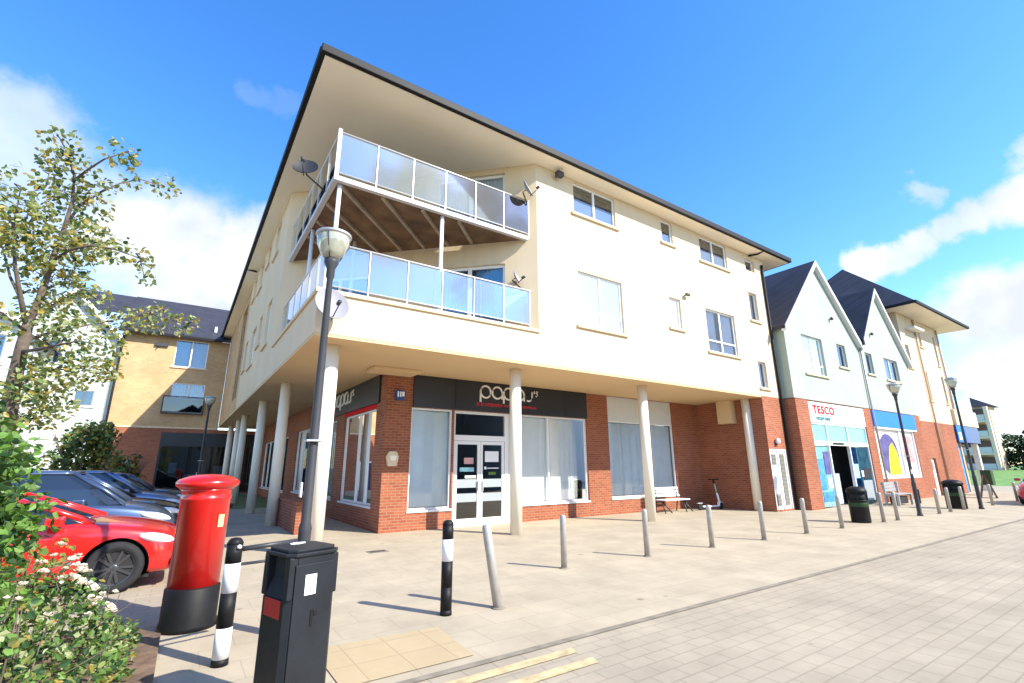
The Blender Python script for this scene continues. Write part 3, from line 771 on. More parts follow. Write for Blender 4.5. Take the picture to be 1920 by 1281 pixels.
m = MB(); m.box(-.09, -.05, -.084, -.0805, -.05, .1); m.box(-.02, .02, -.084, -.0805, -.05, .1); m.box(.04, .11, -.084, -.0805, -.03, .1); m.build('marking', 'white_paint', t)
t = thing('wall_lamp', 'cream shield shaped wall light on the brick corner pillar', 'wall lamp', (2.86, 2.94, 1.88))
m = MB(); m.extr([(-.17, 0, .05), (-.1, 0, .19), (.1, 0, .19), (.17, 0, .05), (.12, 0, -.2), (-.12, 0, -.2)], (0, -.12, 0)); m.build('body', 'sill_stone', t, bevel=.02)
m = MB(); m.extr([(-.09, -.121, .08), (.09, -.121, .08), (.07, -.121, -.05), (-.07, -.121, -.05)], (0, -.015, 0)); m.build('lens', 'cream_paint', t)
t = thing('flood_light', 'small dark flood light under the eave right of the balconies', 'light', (6.45, -.05, 10.18))
m = MB(); m.box(-.12, .12, -.22, -.06, -.06, .1); m.build('housing', 'dark_metal', t, bevel=.02); m = MB(); m.tube([(0, .04, .02), (0, -.08, .02)], .02); m.build('bracket', 'dark_metal', t)
t = thing('wall_light', 'small white wall light above the white meter doors', 'light', (17.15, 0, 2.55))
m = MB(); m.lathe([(.0, .12), (.07, .1), (.09, .0), (.08, -.06), (0, -.08)], 0, -.09, 14); m.build('globe', 'white_paint', t); m = MB(); m.box(-.06, .06, -.04, 0, -.14, -.05); m.build('base', 'dark_metal', t)
t = thing('security_camera', 'small dark camera on the cream wall right of the narrow window', 'camera', (12.28, 0, 7.55))
m = MB(); m.tube([(0, 0, 0), (0, -.1, 0)], .025); m.build('bracket', 'dark_metal', t); m = MB(); m.box(-.05, .16, -.16, -.08, -.03, .06); m.build('housing', 'dark_metal', t, bevel=.01)

t = thing('potted_plant', 'pink flowering potted plant behind the glass at the right end of the upper balcony', 'plant', (4.72, .42, 7.97))
m = MB(); m.lathe([(.13, 0), (.17, .28), (.185, .29), (.185, .33), (.16, .33), (.15, .26)], 0, 0, 18); m.build('pot', 'terracotta', t)
m = MB(); random.seed(77)
for k in range(150):
    a, b6, c6 = random.uniform(0, 6.28), random.random() ** .5 * .3, random.uniform(.3, .95)
    p = Vector((b6 * math.cos(a), b6 * math.sin(a) * .8, c6)); d6 = Vector((random.uniform(-1, 1), random.uniform(-1, 1), random.uniform(-.4, 1))).normalized() * .075; s6 = d6.cross(Vector((.3, .5, 1))).normalized() * .03
    m.cur = random.choice((0, 0, 1)); m.add([p, p + d6 * .5 + s6, p + d6, p + d6 * .5 - s6], [(0, 1, 2, 3)])
m.build('foliage', ['petal_pink', 'leaf_green'], t)

# ------------------------------------------------------------------ gabled shops to the right
GY = -.45
G = Fr((0, GY), (1, 0), (0, -1))
t = G_ = thing('gabled_building', 'pale green building with two steep gables above brick fronted shops', 'building', (25, 5, 0), world=True)
x0, xm, x1 = 18.17, 25.55, 31.9
ez, az = 7.3, 10.95
gw = [(19.6, 21.5, 5.45, 7.17), (22.97, 23.86, 6.1, 7.2), (26.12, 26.95, 6.1, 7.2), (28.5, 30.35, 6.03, 7.2)]
m = MB(); G.wall(m, x0, x1, 4.29, 7.25, gw)
m.box(x0, x0 + .3, GY + .302, 9, 4.29, 7.25)
weld(m.build('wall', 'mint_render', t))
m = MB()
for a, c, top in ((x0, xm, az), (xm, x1, az + .05)):
    mid = (a + c) / 2
    m.extr([G.p(a + .01, 7.252, .001), G.p(c - .01, 7.252, .001), G.p(mid, top - .12, .001)], (0, .29, 0))
m.build('gable', 'mint_render', t)
def groof(a, c, top):
    mid = (a + c) / 2; sl_ = (top - ez) / (mid - a); ov = .18
    m = MB()
    for s_ in (-1, 1):
        ex = a - ov if s_ < 0 else c + ov
        if abs(ex - (xm - ov)) < .01 or abs(ex - (xm + ov)) < .01: ex = xm
        ezz = top - sl_ * abs(mid - ex)
        th = .14
        p = [(ex, GY - .16, ezz), (mid, GY - .16, top), (mid, 9, top), (ex, 9, ezz)]
        m.add([*p, *[(q[0], q[1], q[2] + th) for q in p]], [(0, 1, 2, 3), (4, 5, 6, 7), (0, 1, 5, 4), (1, 2, 6, 5), (2, 3, 7, 6), (3, 0, 4, 7)])
    m.build('roof', 'slate_tiles', t)
    m = MB()
    for s_ in (-1, 1):
        ex = a - ov if s_ < 0 else c + ov
        if abs(ex - (xm - ov)) < .01 or abs(ex - (xm + ov)) < .01: ex = xm
        ezz = top - sl_ * abs(mid - ex)
        m.extr([(ex, GY - .20, ezz - .12), (mid, GY - .20, top - .12), (mid, GY - .20, top + .13), (ex, GY - .20, ezz + .13)], (0, .036, 0))
        m.extr([(ex, GY - .163, ezz - .10), (mid, GY - .163, top - .10), (mid, GY - .163, top - .003), (ex, GY - .163, ezz - .003)], (0, .162, 0))
    m.build('bargeboard', 'panel_pale', t)
groof(x0, xm, az); groof(xm, x1, az + .05)
m = MB(); m.box(xm - .09, xm + .09, GY - .28, GY + .0, 7.45, 7.72); m.build('hopper', 'gutter_black', t)
m = MB(); m.tube([(xm - .05, GY - .08, 7.4), (xm - .05, GY - .08, 4.3), (xm - .05, GY - .12, .0)], .05); m.build('downpipe', 'grey_metal', t)
for i, (a, c, z0, z1) in enumerate(gw):
    window(G, t, a, c, z0, z1, 2 if i in (0, 3) else 1, low=.42 if i == 0 else 0, cur='curtain' if i == 0 else None, half=i == 0)
# brick base, shopfronts
m = MB(); G.wall(m, x0 - .01, x1, 0, 4.26, [(19.2, 24.55, 0, 4.25), (25.40, 30.55, 1.02, 4.25)], -.03, .27)
m.box(x0 - .01, x0 + .29, GY + .272, 6, 0, 4.26)
weld(m.build('brick_wall', 'red_brick', t))
m = MB(); G.box(m, 19.2, 24.55, 3.38, 4.22, -.02, .06); sg = m.build('shop_sign', 'sign_white', t)
letters('TESCO', .46, G, 19.55, 3.76, -.022, 'letter_red', sg, 'lettering', bold=.011, sx=1.2, space=1.18)
letters('express', .27, G, 19.72, 3.49, -.022, 'letter_teal', sg, 'lettering', bold=.008, sx=1.3, space=1.15)
m = MB(); G.box(m, 21.9, 24.3, 3.5, 3.515, -.024, -.0205); m.build('sign_line', 'panel_pale', sg)
m = MB()
for u in (19.2, 20.55, 22.5, 24.47): G.box(m, u, u + .08, 0, 3.38, .02, .14)
G.box(m, 19.28, 24.47, 2.46, 2.62, .0, .15); G.box(m, 19.28, 24.47, 3.30, 3.378, .021, .139)
ff = m.build('shopfront_frame', 'white_metal', t)
m = MB(); G.box(m, 19.29, 24.46, 2.622, 3.299, .06, .10); m.build('transom_panel', 'aqua_panel', ff)
m = MB(); m.box(19.2, 24.55, GY + .9, GY + 1.0, 0, 4.2); m.box(19.2, 24.55, GY + .15, GY + .9, 2.6, 2.7); m.build('shop_interior', 'interior_dark', t)
for (a, c, z0, z1, mm, dd_) in ((19.30, 20.5, .06, 2.44, 'poster_aqua', .08), (23.28, 24.44, .06, 2.44, 'poster_aqua', .08), (22.6, 23.26, .06, 2.44, 'poster_blue', .08), (19.34, 19.95, .7, 1.9, 'poster_blue', .06), (19.5, 20.4, .25, .62, 'poster_blue', .06), (20.0, 20.45, 1.3, 2.2, 'poster_purple', .06),
        (20.05, 20.42, .75, 1.15, 'paper', .06), (22.7, 23.15, 1.1, 1.7, 'poster_aqua', .06), (23.4, 24.35, .15, 1.0, 'frosted_band', .06), (23.55, 24.4, 1.08, 1.5, 'interior_dark', .06), (23.36, 23.56, 1.15, 1.42, 'paper', .056), (21.5, 22.2, .05, 1.3, 'paper_print', .5), (20.75, 21.3, .05, 1.1, 'poster_blue', .7)):
    m = MB(); G.box(m, a, c, z0, z1, dd_, dd_ + .01); m.build('window_poster', mm, ff)
m = MB(); m.quad(G.p(19.28, .05, .08), G.p(20.55, .05, .08), G.p(20.55, 2.46, .08), G.p(19.28, 2.46, .08)); m.quad(G.p(22.58, .05, .08), G.p(24.47, .05, .08), G.p(24.47, 2.46, .08), G.p(22.58, 2.46, .08)); m.build('pane', 'shop_glass', ff)
m = MB(); G.box(m, 20.9, 21.9, 2.50, 2.58, -.02, -.002); m.build('door_sensor', 'gutter_black', ff)
m = MB(); G.box(m, 25.40, 30.9, 3.45, 4.22, -.09, .1); bs = m.build('shop_sign', 'sign_blue', t)
m = MB(); G.box(m, 25.40, 30.9, 3.36, 3.447, -.07, .1); m.build('sign_lip', 'white_upvc', bs)
m = MB(); G.box(m, 25.40, 30.55, 1.02, 3.36, .08, .1); pw = m.build('display_window', 'sign_white', t)
m = MB(); G.box(m, 25.40, 30.55, 1.02, 1.10, .0, .079); G.box(m, 25.40, 25.48, 1.1, 3.36, .0, .079); G.box(m, 28.5, 28.58, 1.1, 3.36, .0, .079); G.box(m, 30.47, 30.55, 1.1, 3.36, .0, .079); m.build('frame', 'white_upvc', pw)
m = MB(); m.extr([G.p(27.0 + 1.15 * math.cos(a), 2.15 + 1.0 * math.sin(a), .079) for a in [2 * PI * k / 26 for k in range(26)]], (0, -.012, 0)); m.build('poster', 'poster_purple', pw)
m = MB(); m.extr([G.p(u, z, .066) for u, z in ((26.6, 1.2), (28.1, 1.2), (27.95, 2.3), (27.5, 2.75), (27.05, 2.5), (26.75, 1.9))], (0, -.008, 0)); m.build('poster', 'poster_yellow', pw)
m = MB(); m.extr([G.p(u, z, .079) for u, z in ((28.75, 1.9), (30.3, 1.7), (30.3, 3.1), (29.0, 3.2))], (0, -.01, 0)); m.build('poster', 'poster_pink', pw)
t2 = thing('wall_light', 'tiny dark light near the top of the nearer gable', 'light', (22.75, GY, 8.35)); m = MB(); m.lathe([(0, .1), (.07, .06), (.07, -.04), (0, -.08)], 0, -.1, 10); m.tube([(0, 0, 0), (0, -.1, 0)], .02); m.build('housing', 'dark_metal', t2)
t2 = thing('wall_light', 'tiny dark light near the top of the farther gable', 'light', (27.3, GY, 8.3)); m = MB(); m.lathe([(0, .1), (.07, .06), (.07, -.04), (0, -.08)], 0, -.1, 10); m.tube([(0, 0, 0), (0, -.1, 0)], .02); m.build('housing', 'dark_metal', t2)
t2 = thing('intercom_panel', 'small white box on the shaded brick side of the gabled shop', 'box', (x0 - .02, .25, 1.65)); m = MB(); m.box(-.05, 0, -.1, .1, -.18, .18); m.build('housing', 'white_paint', t2, bevel=.01); m = MB(); m.box(-.056, -.0505, -.06, .06, -.1, .1); m.build('grille', 'panel_pale', t2)

# ------------------------------------------------------------------ cream tower block with pyramid roof
t = thing('tower_building', 'cream three storey block with wide pyramid roof beyond the gabled shops', 'building', (35.5, 3, 0), world=True)
TF = Fr((0, -.43), (1, 0), (0, -1))
tx0, tx1 = 31.95, 38.6
tw = [(32.3, 32.9, 7.1, 8.5), (34.6, 35.15, 5.35, 7.1), (37.6, 38.05, 5.35, 7.1), (35.0, 35.5, 8.7, 10.1), (37.65, 38.1, 7.8, 9.7)]
m = MB(); TF.wall(m, tx0, tx1, 4.05, 10.4, tw); m.box(tx1 - .3, tx1, -.128, 7, 4.05, 10.4); m.box(tx0, tx0 + .3, -.128, 7, 4.05, 10.4); weld(m.build('wall', 'cream_render', t))
for (a, c, z0, z1) in tw: window(TF, t, a, c, z0, z1, 1, cur=None)
m = MB(); TF.wall(m, tx0, tx1 - .9, 0, 4.045, [(32.4, 33.2, 0, 2.0)], -.02, .28); weld(m.build('brick_wall', 'red_brick', t))
m = MB(); TF.box(m, 32.4, 33.2, 0.01, 2.0, .08, .12); dd = m.build('door', 'white_upvc', t); m = MB(); TF.box(m, 32.62, 32.98, 1.35, 1.8, .07, .079); m.build('window', 'louvre', dd)
m = MB(); m.box(31.0, 40.6, -1.65, 7.9, 10.41, 10.45); m.build('eave_soffit', 'eave_cream_lifted', t)
m = MB(); cxy = (35.8, 3.12)
m.add([(30.95, -1.7, 10.56), (40.65, -1.7, 10.56), (40.65, 7.95, 10.56), (30.95, 7.95, 10.56), (*cxy, 15.3)], [(0, 1, 4), (1, 2, 4), (2, 3, 4), (3, 0, 4), (3, 2, 1, 0)]); m.build('roof', 'slate_tiles', t)
m = MB(); m.box(30.93, 40.67, -1.76, -1.655, 10.43, 10.58); m.box(30.9, 30.995, -1.654, 7.9, 10.431, 10.579); m.box(40.605, 40.7, -1.654, 7.9, 10.431, 10.579); m.build('gutter', 'gutter_black', t)
m = MB(); m.tube([(34.4, -.5, 10.3), (34.4, -.52, 0)], .05); m.build('downpipe', 'terracotta', t)
m = MB(); m.tube([(38.55, -.5, 10.3), (38.55, -.5, 4.1)], .05); m.build('downpipe', 'terracotta', t)
m = MB(); m.box(33.0, 34.6, -.9, -.44, 9.5, 9.62); m.build('porch_roof', 'panel_pale', t)
m = MB(); m.box(38.0, 42.6, -.6, 5.5, 4.05, 5.05); m.build('parapet', 'cream_render', t)
m = MB(); m.box(38.7, 42.5, -.5, -.48, 5.1, 6.5); m.box(42.48, 42.5, -.47, 5, 5.1, 6.5); gb = m.build('glass_panel', 'balcony_glass', t)
m = MB(); m.tube([(38.7, -.49, 6.52), (42.49, -.49, 6.52), (42.49, 5, 6.52)], .03); m.build('handrail', 'white_metal', gb)
m = MB(); m.box(37.8, 42.4, -.55, -.45, 3.0, 4.045); m.box(42.3, 42.4, -.449, 5, 3.0, 4.045); sg3 = m.build('shop_sign', 'sign_navy', t)
m = MB(); m.box(37.8, 39.6, -.563, -.5505, 3.05, 4.0); m.build('sign_panel', 'sign_blue', sg3)
m = MB(); m.box(38.0, 38.5, -.57, -.5635, 3.15, 3.6); m.build('sign_mark', 'paper', sg3)
m = MB(); m.box(37.8, 39.1, -.2, 4.9, 0, 3.0); gl3 = m.build('shop_window', 'poster_blue', t)
m = MB(); m.box(39.11, 39.4, -.25, 0, 0, 3.0); m.build('frame', 'terracotta', gl3)
m = MB(); m.box(42.0, 42.3, -.4, -.1, 0, 3.0); m.build('corner_post', 'cream_paint', t)

# ------------------------------------------------------------------ far apartments, hedge, at the right
t = thing('far_apartments', 'distant pale apartment block with stacked balconies beyond the lawn', 'building', (88, 12, .8), world=True)
m = MB(); m.box(85.6, 88.4, 6.9, 19.5, .6, 9.1); m.build('wall', 'pale_wall', t)
m = MB(); m.add([(85.0, 6.4, 9.1), (88.9, 6.4, 9.1), (88.9, 20, 9.1), (85.0, 20, 9.1), (86.9, 9.0, 10.7), (86.9, 17.5, 10.7)], [(0, 1, 4), (1, 2, 5, 4), (2, 3, 5), (3, 0, 4, 5), (3, 2, 1, 0)]); m.build('roof', 'slate_tiles', t)
for k in range(4):
    z = .9 + k * 2.08
    for y0, y1 in ((7.5, 9.9), (11.9, 14.3)):
        m = MB(); m.box(85.3, 85.58, y0, y1, z + .2, z + 1.7); bo = m.build('balcony', 'balcony_dark', t)
        m = MB(); m.box(84.3, 85.29, y0 - .25, y1 + .25, z - .15, z + .12); m.build('slab', 'pier_paint', bo)
        m = MB(); m.box(84.3, 84.34, y0 - .2, y1 + .2, z + .14, z + .85); m.build('glass_panel', 'panel_pale', bo)
for y in (6.85, 10.25, 11.2, 14.7):
    m = MB(); m.box(84.2, 84.8, y, y + .38, .6, 9.0); m.build('pier', 'pier_paint', t)
def leaves(m, c, r, n, size, nm, flat=1.0, rnd=random):
    """n leaf blades scattered through a ball of radius r"""
    for _ in range(n):
        while True:
            p = Vector((rnd.uniform(-1, 1), rnd.uniform(-1, 1), rnd.uniform(-1, 1)))
            if p.length <= 1: break
        p = p * (p.length ** -.35 if p.length > .01 else 1)
        q = Vector((c[0] + p.x * r, c[1] + p.y * r, c[2] + p.z * r * flat))
        leaf(m, q, size * rnd.uniform(.65, 1.3), rnd.randrange(nm) if isinstance(nm, int) else rnd.choice(nm), rnd)
def leaf(m, q, s, mi, rnd=random):
    d = Vector((rnd.uniform(-1, 1), rnd.uniform(-1, 1), rnd.uniform(-.9, .5))).normalized()
    nrm = Vector((rnd.uniform(-1, 1), rnd.uniform(-1, 1), rnd.uniform(.0, 1.4)))
    sd = d.cross(nrm)
    if sd.length < 1e-3: return
    sd.normalize(); up = sd.cross(d).normalized()
    wv = .32 * s
    a = q; tip = q + d * s
    l1 = q + d * s * .35 + sd * wv + up * .08 * s; l2 = q + d * s * .72 + sd * wv * .75 + up * .06 * s
    r1 = q + d * s * .35 - sd * wv + up * .08 * s; r2 = q + d * s * .72 - sd * wv * .75 + up * .06 * s
    mid1 = q + d * s * .35; mid2 = q + d * s * .72
    m.cur = mi
    m.add([a, l1, l2, tip, mid2, mid1], [(0, 1, 5), (1, 2, 4, 5), (2, 3, 4)])
    m.add([a, r1, r2, tip, mid2, mid1], [(0, 5, 1), (1, 5, 4, 2), (2, 4, 3)])
    m.cur = 0
# hedge trees
HT = thing('tree', 'dark leafy tree at the right edge beyond the lawn', 'tree', (88, 1.2, .8), 0, 'dark trees beyond the lawn')
random.seed(11); m = MB(); m.tube([(0, 0, -.3), (0.1, 0, 1.5), (0, .1, 3)], [.3, .22, .1]); m.build('trunk', 'bark', HT)
m = MB()
for k in range(26): leaves(m, (random.uniform(-2, 2), random.uniform(-2.2, 2.2), random.uniform(.8, 4.0)), random.uniform(.7, 1.2), 90, .34, 3)
m.build('crown', ['leaf_hedge', 'leaf_dark', 'leaf_hedge'], HT)
for k, (x, y, sc_, lb) in enumerate(((89.5, 5.6, 1.0, 'dark leafy tree touching the right side of the distant apartments'), (88, -3.0, 1.1, 'dark tree rightmost beyond the lawn above the maroon car'), (93, 3.6, 1.25, 'dark tree set behind the others beyond the lawn'), (83, -9, 1.0, 'dark tree beyond the lawn outside the right edge'))):
    if k == 3: continue
    d = dup(HT, (x, y, .8), k * 1.3, lb); d.scale = (sc_, sc_, sc_)

# ------------------------------------------------------------------ ochre building at the back left
t = thing('ochre_building', 'ochre brick block with slate roof facing the car park at the back', 'building', (-3, 30, 0), world=True)
OB = Fr((0, 27.5), (1, 0), (0, -1))
ow = [(-3.0, -1.2, 8.05, 9.85), (-2.85, -1.05, 5.1, 7.0)]
m = MB(); OB.wall(m, -5.75, 0.02, 4.12, 10.0, ow); m.build('wall', 'ochre_brick', t)
m = MB(); OB.wall(m, -5.75, 2.6, 0, 4.1, [(-2.95, 2.4, .1, 3.85), (-5.0, -4.1, 0, 2.1)]); m.build('brick_wall', 'red_brick', t)
m = MB(); OB.box(m, -5.76, 0.03, 4.10, 4.2, -.03, -.002); m.build('band', 'sill_stone', t)
for (a, c, z0, z1) in ow: window(OB, t, a, c, z0, z1, 2, dep=.05, cur='curtain_blue', sill='sill_stone')
jb = MB(); OB.box(jb, -3.2, -.95, 5.0, 5.08, -.28, -.02); jb.tube([OB.p(-3.18, 6.1, -.26), OB.p(-.97, 6.1, -.26)], .03); OB.box(jb, -3.2, -3.14, 5.08, 6.1, -.28, -.24); OB.box(jb, -1.01, -.95, 5.08, 6.1, -.28, -.24)
jj = jb.build('balcony_railing', 'dark_metal', t); m = MB(); OB.box(m, -3.12, -1.03, 5.15, 6.03, -.265, -.255); m.build('glass_panel', 'dark_glass', jj)
m = MB(); OB.box(m, -2.95, 2.4, .1, 3.85, .6, .65); m.build('shop_interior', 'interior_dark', t)
m = MB(); OB.box(m, -2.95, 2.4, 3.0, 3.85, .02, .06); sf = m.build('fascia', 'sign_black', t)
m = MB(); OB.box(m, -2.95, -2.85, .1, 3.0, .05, .12); OB.box(m, -.4, -.3, .1, 3.0, .05, .12); OB.box(m, 1.0, 1.1, .1, 3.0, .05, .12); OB.box(m, -2.85, 2.4, .1, .2, .051, .119); m.build('shopfront_frame', 'dark_metal', sf)
m = MB(); m.quad(OB.p(-2.95, .1, .08), OB.p(2.4, .1, .08), OB.p(2.4, 3, .08), OB.p(-2.95, 3, .08)); m.build('pane', 'dark_glass', sf)
m = MB(); OB.box(m, -2.3, -1.9, 1.4, 2.0, .13, .14); OB.box(m, -1.5, -.7, .5, 1.3, .13, .14); OB.box(m, .1, .6, 1.3, 1.8, .13, .14); m.build('poster', 'paper_print', sf)
m = MB(); OB.box(m, -5.0, -4.1, .01, 2.1, .1, .14); dr = m.build('door', 'sign_navy', t); m = MB(); OB.box(m, -4.2, -4.1, 0, 2.1, -.02, .09); OB.box(m, -5.0, -4.2, 2.0, 2.1, -.02, .09); m.build('door_frame', 'white_upvc', dr)
m = MB(); m.add([(-6.0, 27.0, 10.05), (0.0, 27.0, 10.05), (0.0, 33, 13.9), (-6.0, 33, 13.9), (-6.0, 27.0, 9.9), (0.0, 27.0, 9.9), (0.0, 33, 13.7), (-6.0, 33, 13.7)], [(0, 1, 2, 3), (7, 6, 5, 4), (0, 4, 5, 1), (1, 5, 6, 2), (2, 6, 7, 3), (3, 7, 4, 0)])
m.add([(-9.5, 29.5, 11.6), (-6.0, 29.5, 11.6), (-6.0, 33, 13.85), (-9.5, 33, 13.85)], [(0, 1, 2, 3)])
m.add([(0, 28.4, 10.9), (8, 28.4, 10.9), (8, 33, 13.88), (0, 33, 13.88)], [(0, 1, 2, 3)])
m.build('roof', 'slate_tiles', t)
m = MB(); m.box(-6.0, -.5, 26.93, 27.05, 9.88, 10.03); m.build('gutter', 'gutter_black', t)
m = MB(); m.tube([(-5.72, 27.4, 9.9), (-5.72, 27.4, 0)], .06); m.build('downpipe', 'gutter_black', t)
m = MB(); m.box(-1.0, -.85, 28.2, 28.35, 10.7, 11.2); m.build('roof_vent', 'white_paint', t)
tt = thing('wall_sign', 'small dark plaque under the eave left of the upper ochre building window', 'sign', (-3.75, 27.48, 9.35)); m = MB(); m.box(-.35, .35, -.12, 0, -.1, .1); m.build('board', 'dark_metal', tt, bevel=.01); m = MB(); m.tube([(-.2, 0, -.15), (-.2, -.15, -.25)], .03); m.build('bracket', 'dark_metal', tt)

# white boarded gables at the back left
def white_house(label, x0, x1, y, eave, apex, wins, yb=10):
    t = thing('white_house', label, 'house', ((x0 + x1) / 2, y + 3, 0), world=True)
    W = Fr((0, y), (1, 0), (0, -1)); mid = (x0 + x1) / 2
    m = MB(); W.wall(m, x0, x1, 0, eave, wins); m.build('wall', 'white_boarding', t)
    m = MB(); m.extr([W.p(x0, eave + .002), W.p(x1, eave + .002), W.p(mid, apex - .12)], (0, .3, 0)); m.build('gable', 'white_boarding', t)
    for xs_ in (x0, x1 - .3):
        m = MB(); m.box(xs_, xs_ + .3, y + .302, y + yb, 0, eave); m.build('side_wall', 'white_render', t)
    m = MB(); s = (apex - eave) / (mid - x0)
    for ex in (x0 - .35, x1 + .35):
        ez_ = apex - s * abs(mid - ex); p = [(ex, y - .35, ez_), (mid, y - .35, apex), (mid, y + yb, apex), (ex, y + yb, ez_)]
        m.add([*p, *[(q[0], q[1], q[2] + .14) for q in p]], [(0, 1, 2, 3), (4, 5, 6, 7), (0, 1, 5, 4), (1, 2, 6, 5), (2, 3, 7, 6), (3, 0, 4, 7)])
    m.build('roof', 'slate_tiles', t)
    m = MB()
    for ex in (x0 - .35, x1 + .35):
        ez_ = apex - s * abs(mid - ex)
        m.extr([(ex, y - .40, ez_ - .15), (mid, y - .40, apex - .15), (mid, y - .40, apex + .12), (ex, y - .40, ez_ + .12)], (0, .04, 0))
    m.build('bargeboard', 'white_upvc', t)
    for wv in wins: window(W, t, *wv, 2 if wv[1] - wv[0] > 1 else 1, cur='curtain_blue', sill='white_upvc')
    return t
white_house('white boarded gabled house touching the ochre building', -10.6, -5.95, 27.2, 9.55, 12.0, [(-7.4, -6.5, 5.2, 6.1), (-9.6, -8.4, 7.6, 8.9)])
white_house('white boarded gabled house at the left edge behind the thin tree', -17.2, -8.6, 22.5, 8.2, 11.35, [(-10.9, -9.6, 6.6, 8.0), (-14.5, -13, 6.6, 8.0)], yb=4.6)
# houses across the street, seen in the balcony and shop glass
white_house('white boarded gabled house across the street mirrored in the nearest shop windows', 16.0, 25.5, -34, 8.0, 12.4, [(18, 19.5, 5, 6.5), (21, 22.2, 5, 6.5), (18.5, 21.5, .5, 2.6)], yb=9)
white_house('white boarded gabled house across the street mirrored in the windows by the bench', 27, 36.5, -34, 8.0, 12.4, [(29, 30.5, 5, 6.5), (32, 33.2, 5, 6.5), (29, 33, .5, 2.6)], yb=9)

white_house('white boarded gabled house across the street mirrored in the third shop window', 40, 51, -34, 8.0, 12.4, [(42, 43.5, 5, 6.5), (46, 47.5, 5, 6.5)], yb=9)
white_house('white boarded gabled house across the street mirrored in the supermarket glass', 55, 66, -34, 8.0, 12.4, [(57, 58.5, 5, 6.5), (61, 62.5, 5, 6.5)], yb=9)
white_house('white boarded gabled house across the street mirrored in the back shopfront', -8, 6, -46, 8.0, 12.4, [(-5, -3.5, 5, 6.5), (1, 2.5, 5, 6.5)], yb=9)

# ------------------------------------------------------------------ street lamps
def lamp(label, x, y, first=None):
    if first is not None: return dup(first, (x, y, 0), random.uniform(0, 6), label)
    t = thing('street_lamp', label, 'street lamp', (x, y, 0), 0, 'black street lamps with glass bowls')
    m = MB(); m.lathe([(.085, 0), (.085, .05), (.066, .08), (.064, 1.0), (.068, 1.03), (.05, 1.10), (.046, 2.5), (.036, 3.85), (.05, 3.88), (.05, 3.98), (.085, 4.06), (.085, 4.1)], 0, 0, 18); p = m.build('post', 'lamp_black', t)
    m = MB(); m.box(-.04, .04, -.095, -.07, .4, .85); m.build('access_door', 'lamp_black', p)
    m = MB(); m.lathe([(.07, 4.10), (.14, 4.18), (.185, 4.30), (.20, 4.40), (.197, 4.40), (.18, 4.30), (.135, 4.185), (.07, 4.115)], 0, 0, 24); m.build('bowl', 'lamp_glass', t)
    m = MB(); m.lathe([(.203, 4.395), (.213, 4.41), (.208, 4.435), (.11, 4.475), (0, 4.49)], 0, 0, 24); m.build('cap', 'grey_metal', t)
    m = MB(); m.lathe([(.04, 4.10), (.045, 4.2), (.05, 4.27), (.03, 4.33), (0, 4.35)], 0, 0, 12); m.build('bulb', 'bulb', t)
    for k in range(3):
        a = 2 * PI * k / 3
        m = MB(); m.tube([(.09 * math.cos(a), .09 * math.sin(a), 4.10), (.19 * math.cos(a), .19 * math.sin(a), 4.30), (.203 * math.cos(a), .203 * math.sin(a), 4.41)], .006, 5); m.build('stay', 'lamp_black', t)
    return t
lp = lamp('nearest black street lamp with glass bowl rising behind the square litter bin', -.69, -4.16)
m = MB(); m.box(-.09, -.075, -.04, .04, 1.35, 1.5); m.build('sticker', 'paper', lp)
m = MB(); m.box(-.088, .088, -.088, .088, 1.93, 1.95); m.build('clamp', 'grey_metal', lp)
lamp('black street lamp in front of the blue fronted shop', 18.85, -3.55, lp)
lamp('far black street lamp in front of the ochre brick building', -1.14, 12.9, lp)
lamp('taller black street lamp beside the balcony of the tower block', 23.75, -4.02, lp).scale = (1, 1, 1.14)

# ------------------------------------------------------------------ pillar box
t = thing('pillar_box', 'red cylindrical pillar box with domed cap and black base', 'post box', (-1.57, -3.12, 0))
m = MB(); m.lathe([(.275, 0), (.275, .05), (.262, .09), (.262, .40), (.245, .42)], 0, 0, 40); m.build('base', 'black_paint', t)
m = MB(); m.lathe([(.245, .40), (.245, 1.30), (.252, 1.31), (.252, 1.335), (.245, 1.345), (.245, 1.40), (.262, 1.42)], 0, 0, 40); bd = m.build('body', 'post_red', t)
m = MB(); m.lathe([(.25, 1.41), (.285, 1.44), (.315, 1.465), (.318, 1.50), (.29, 1.53), (.2, 1.565), (.1, 1.582), (0, 1.586)], 0, 0, 40); m.build('cap', 'post_red', t)
m = MB()
for a in (math.radians(-50),):
    ux = Vector((math.cos(a), math.sin(a), 0)); uy = Vector((-math.sin(a), math.cos(a), 0)); o_ = ux * .247
    m.hexa([tuple(o_ + uy * s_ * .035 + ux * d_ + Vector((0, 0, z_))) for z_ in (1.02, 1.15) for s_, d_ in ((-1, 0), (1, 0), (1, .008), (-1, .008))])
m.build('collection_plate', 'plate_yellow', bd)
m = MB(); ux = Vector((math.cos(.5), math.sin(.5), 0)); uy = Vector((-ux.y, ux.x, 0)); o_ = ux * .244
m.hexa([tuple(o_ + uy * s_ * .11 + ux * d_ + Vector((0, 0, z_))) for z_ in (1.2, 1.25) for s_, d_ in ((-1, -.02), (1, -.02), (1, .012), (-1, .012))]); m.build('posting_slot', 'black_paint', bd)

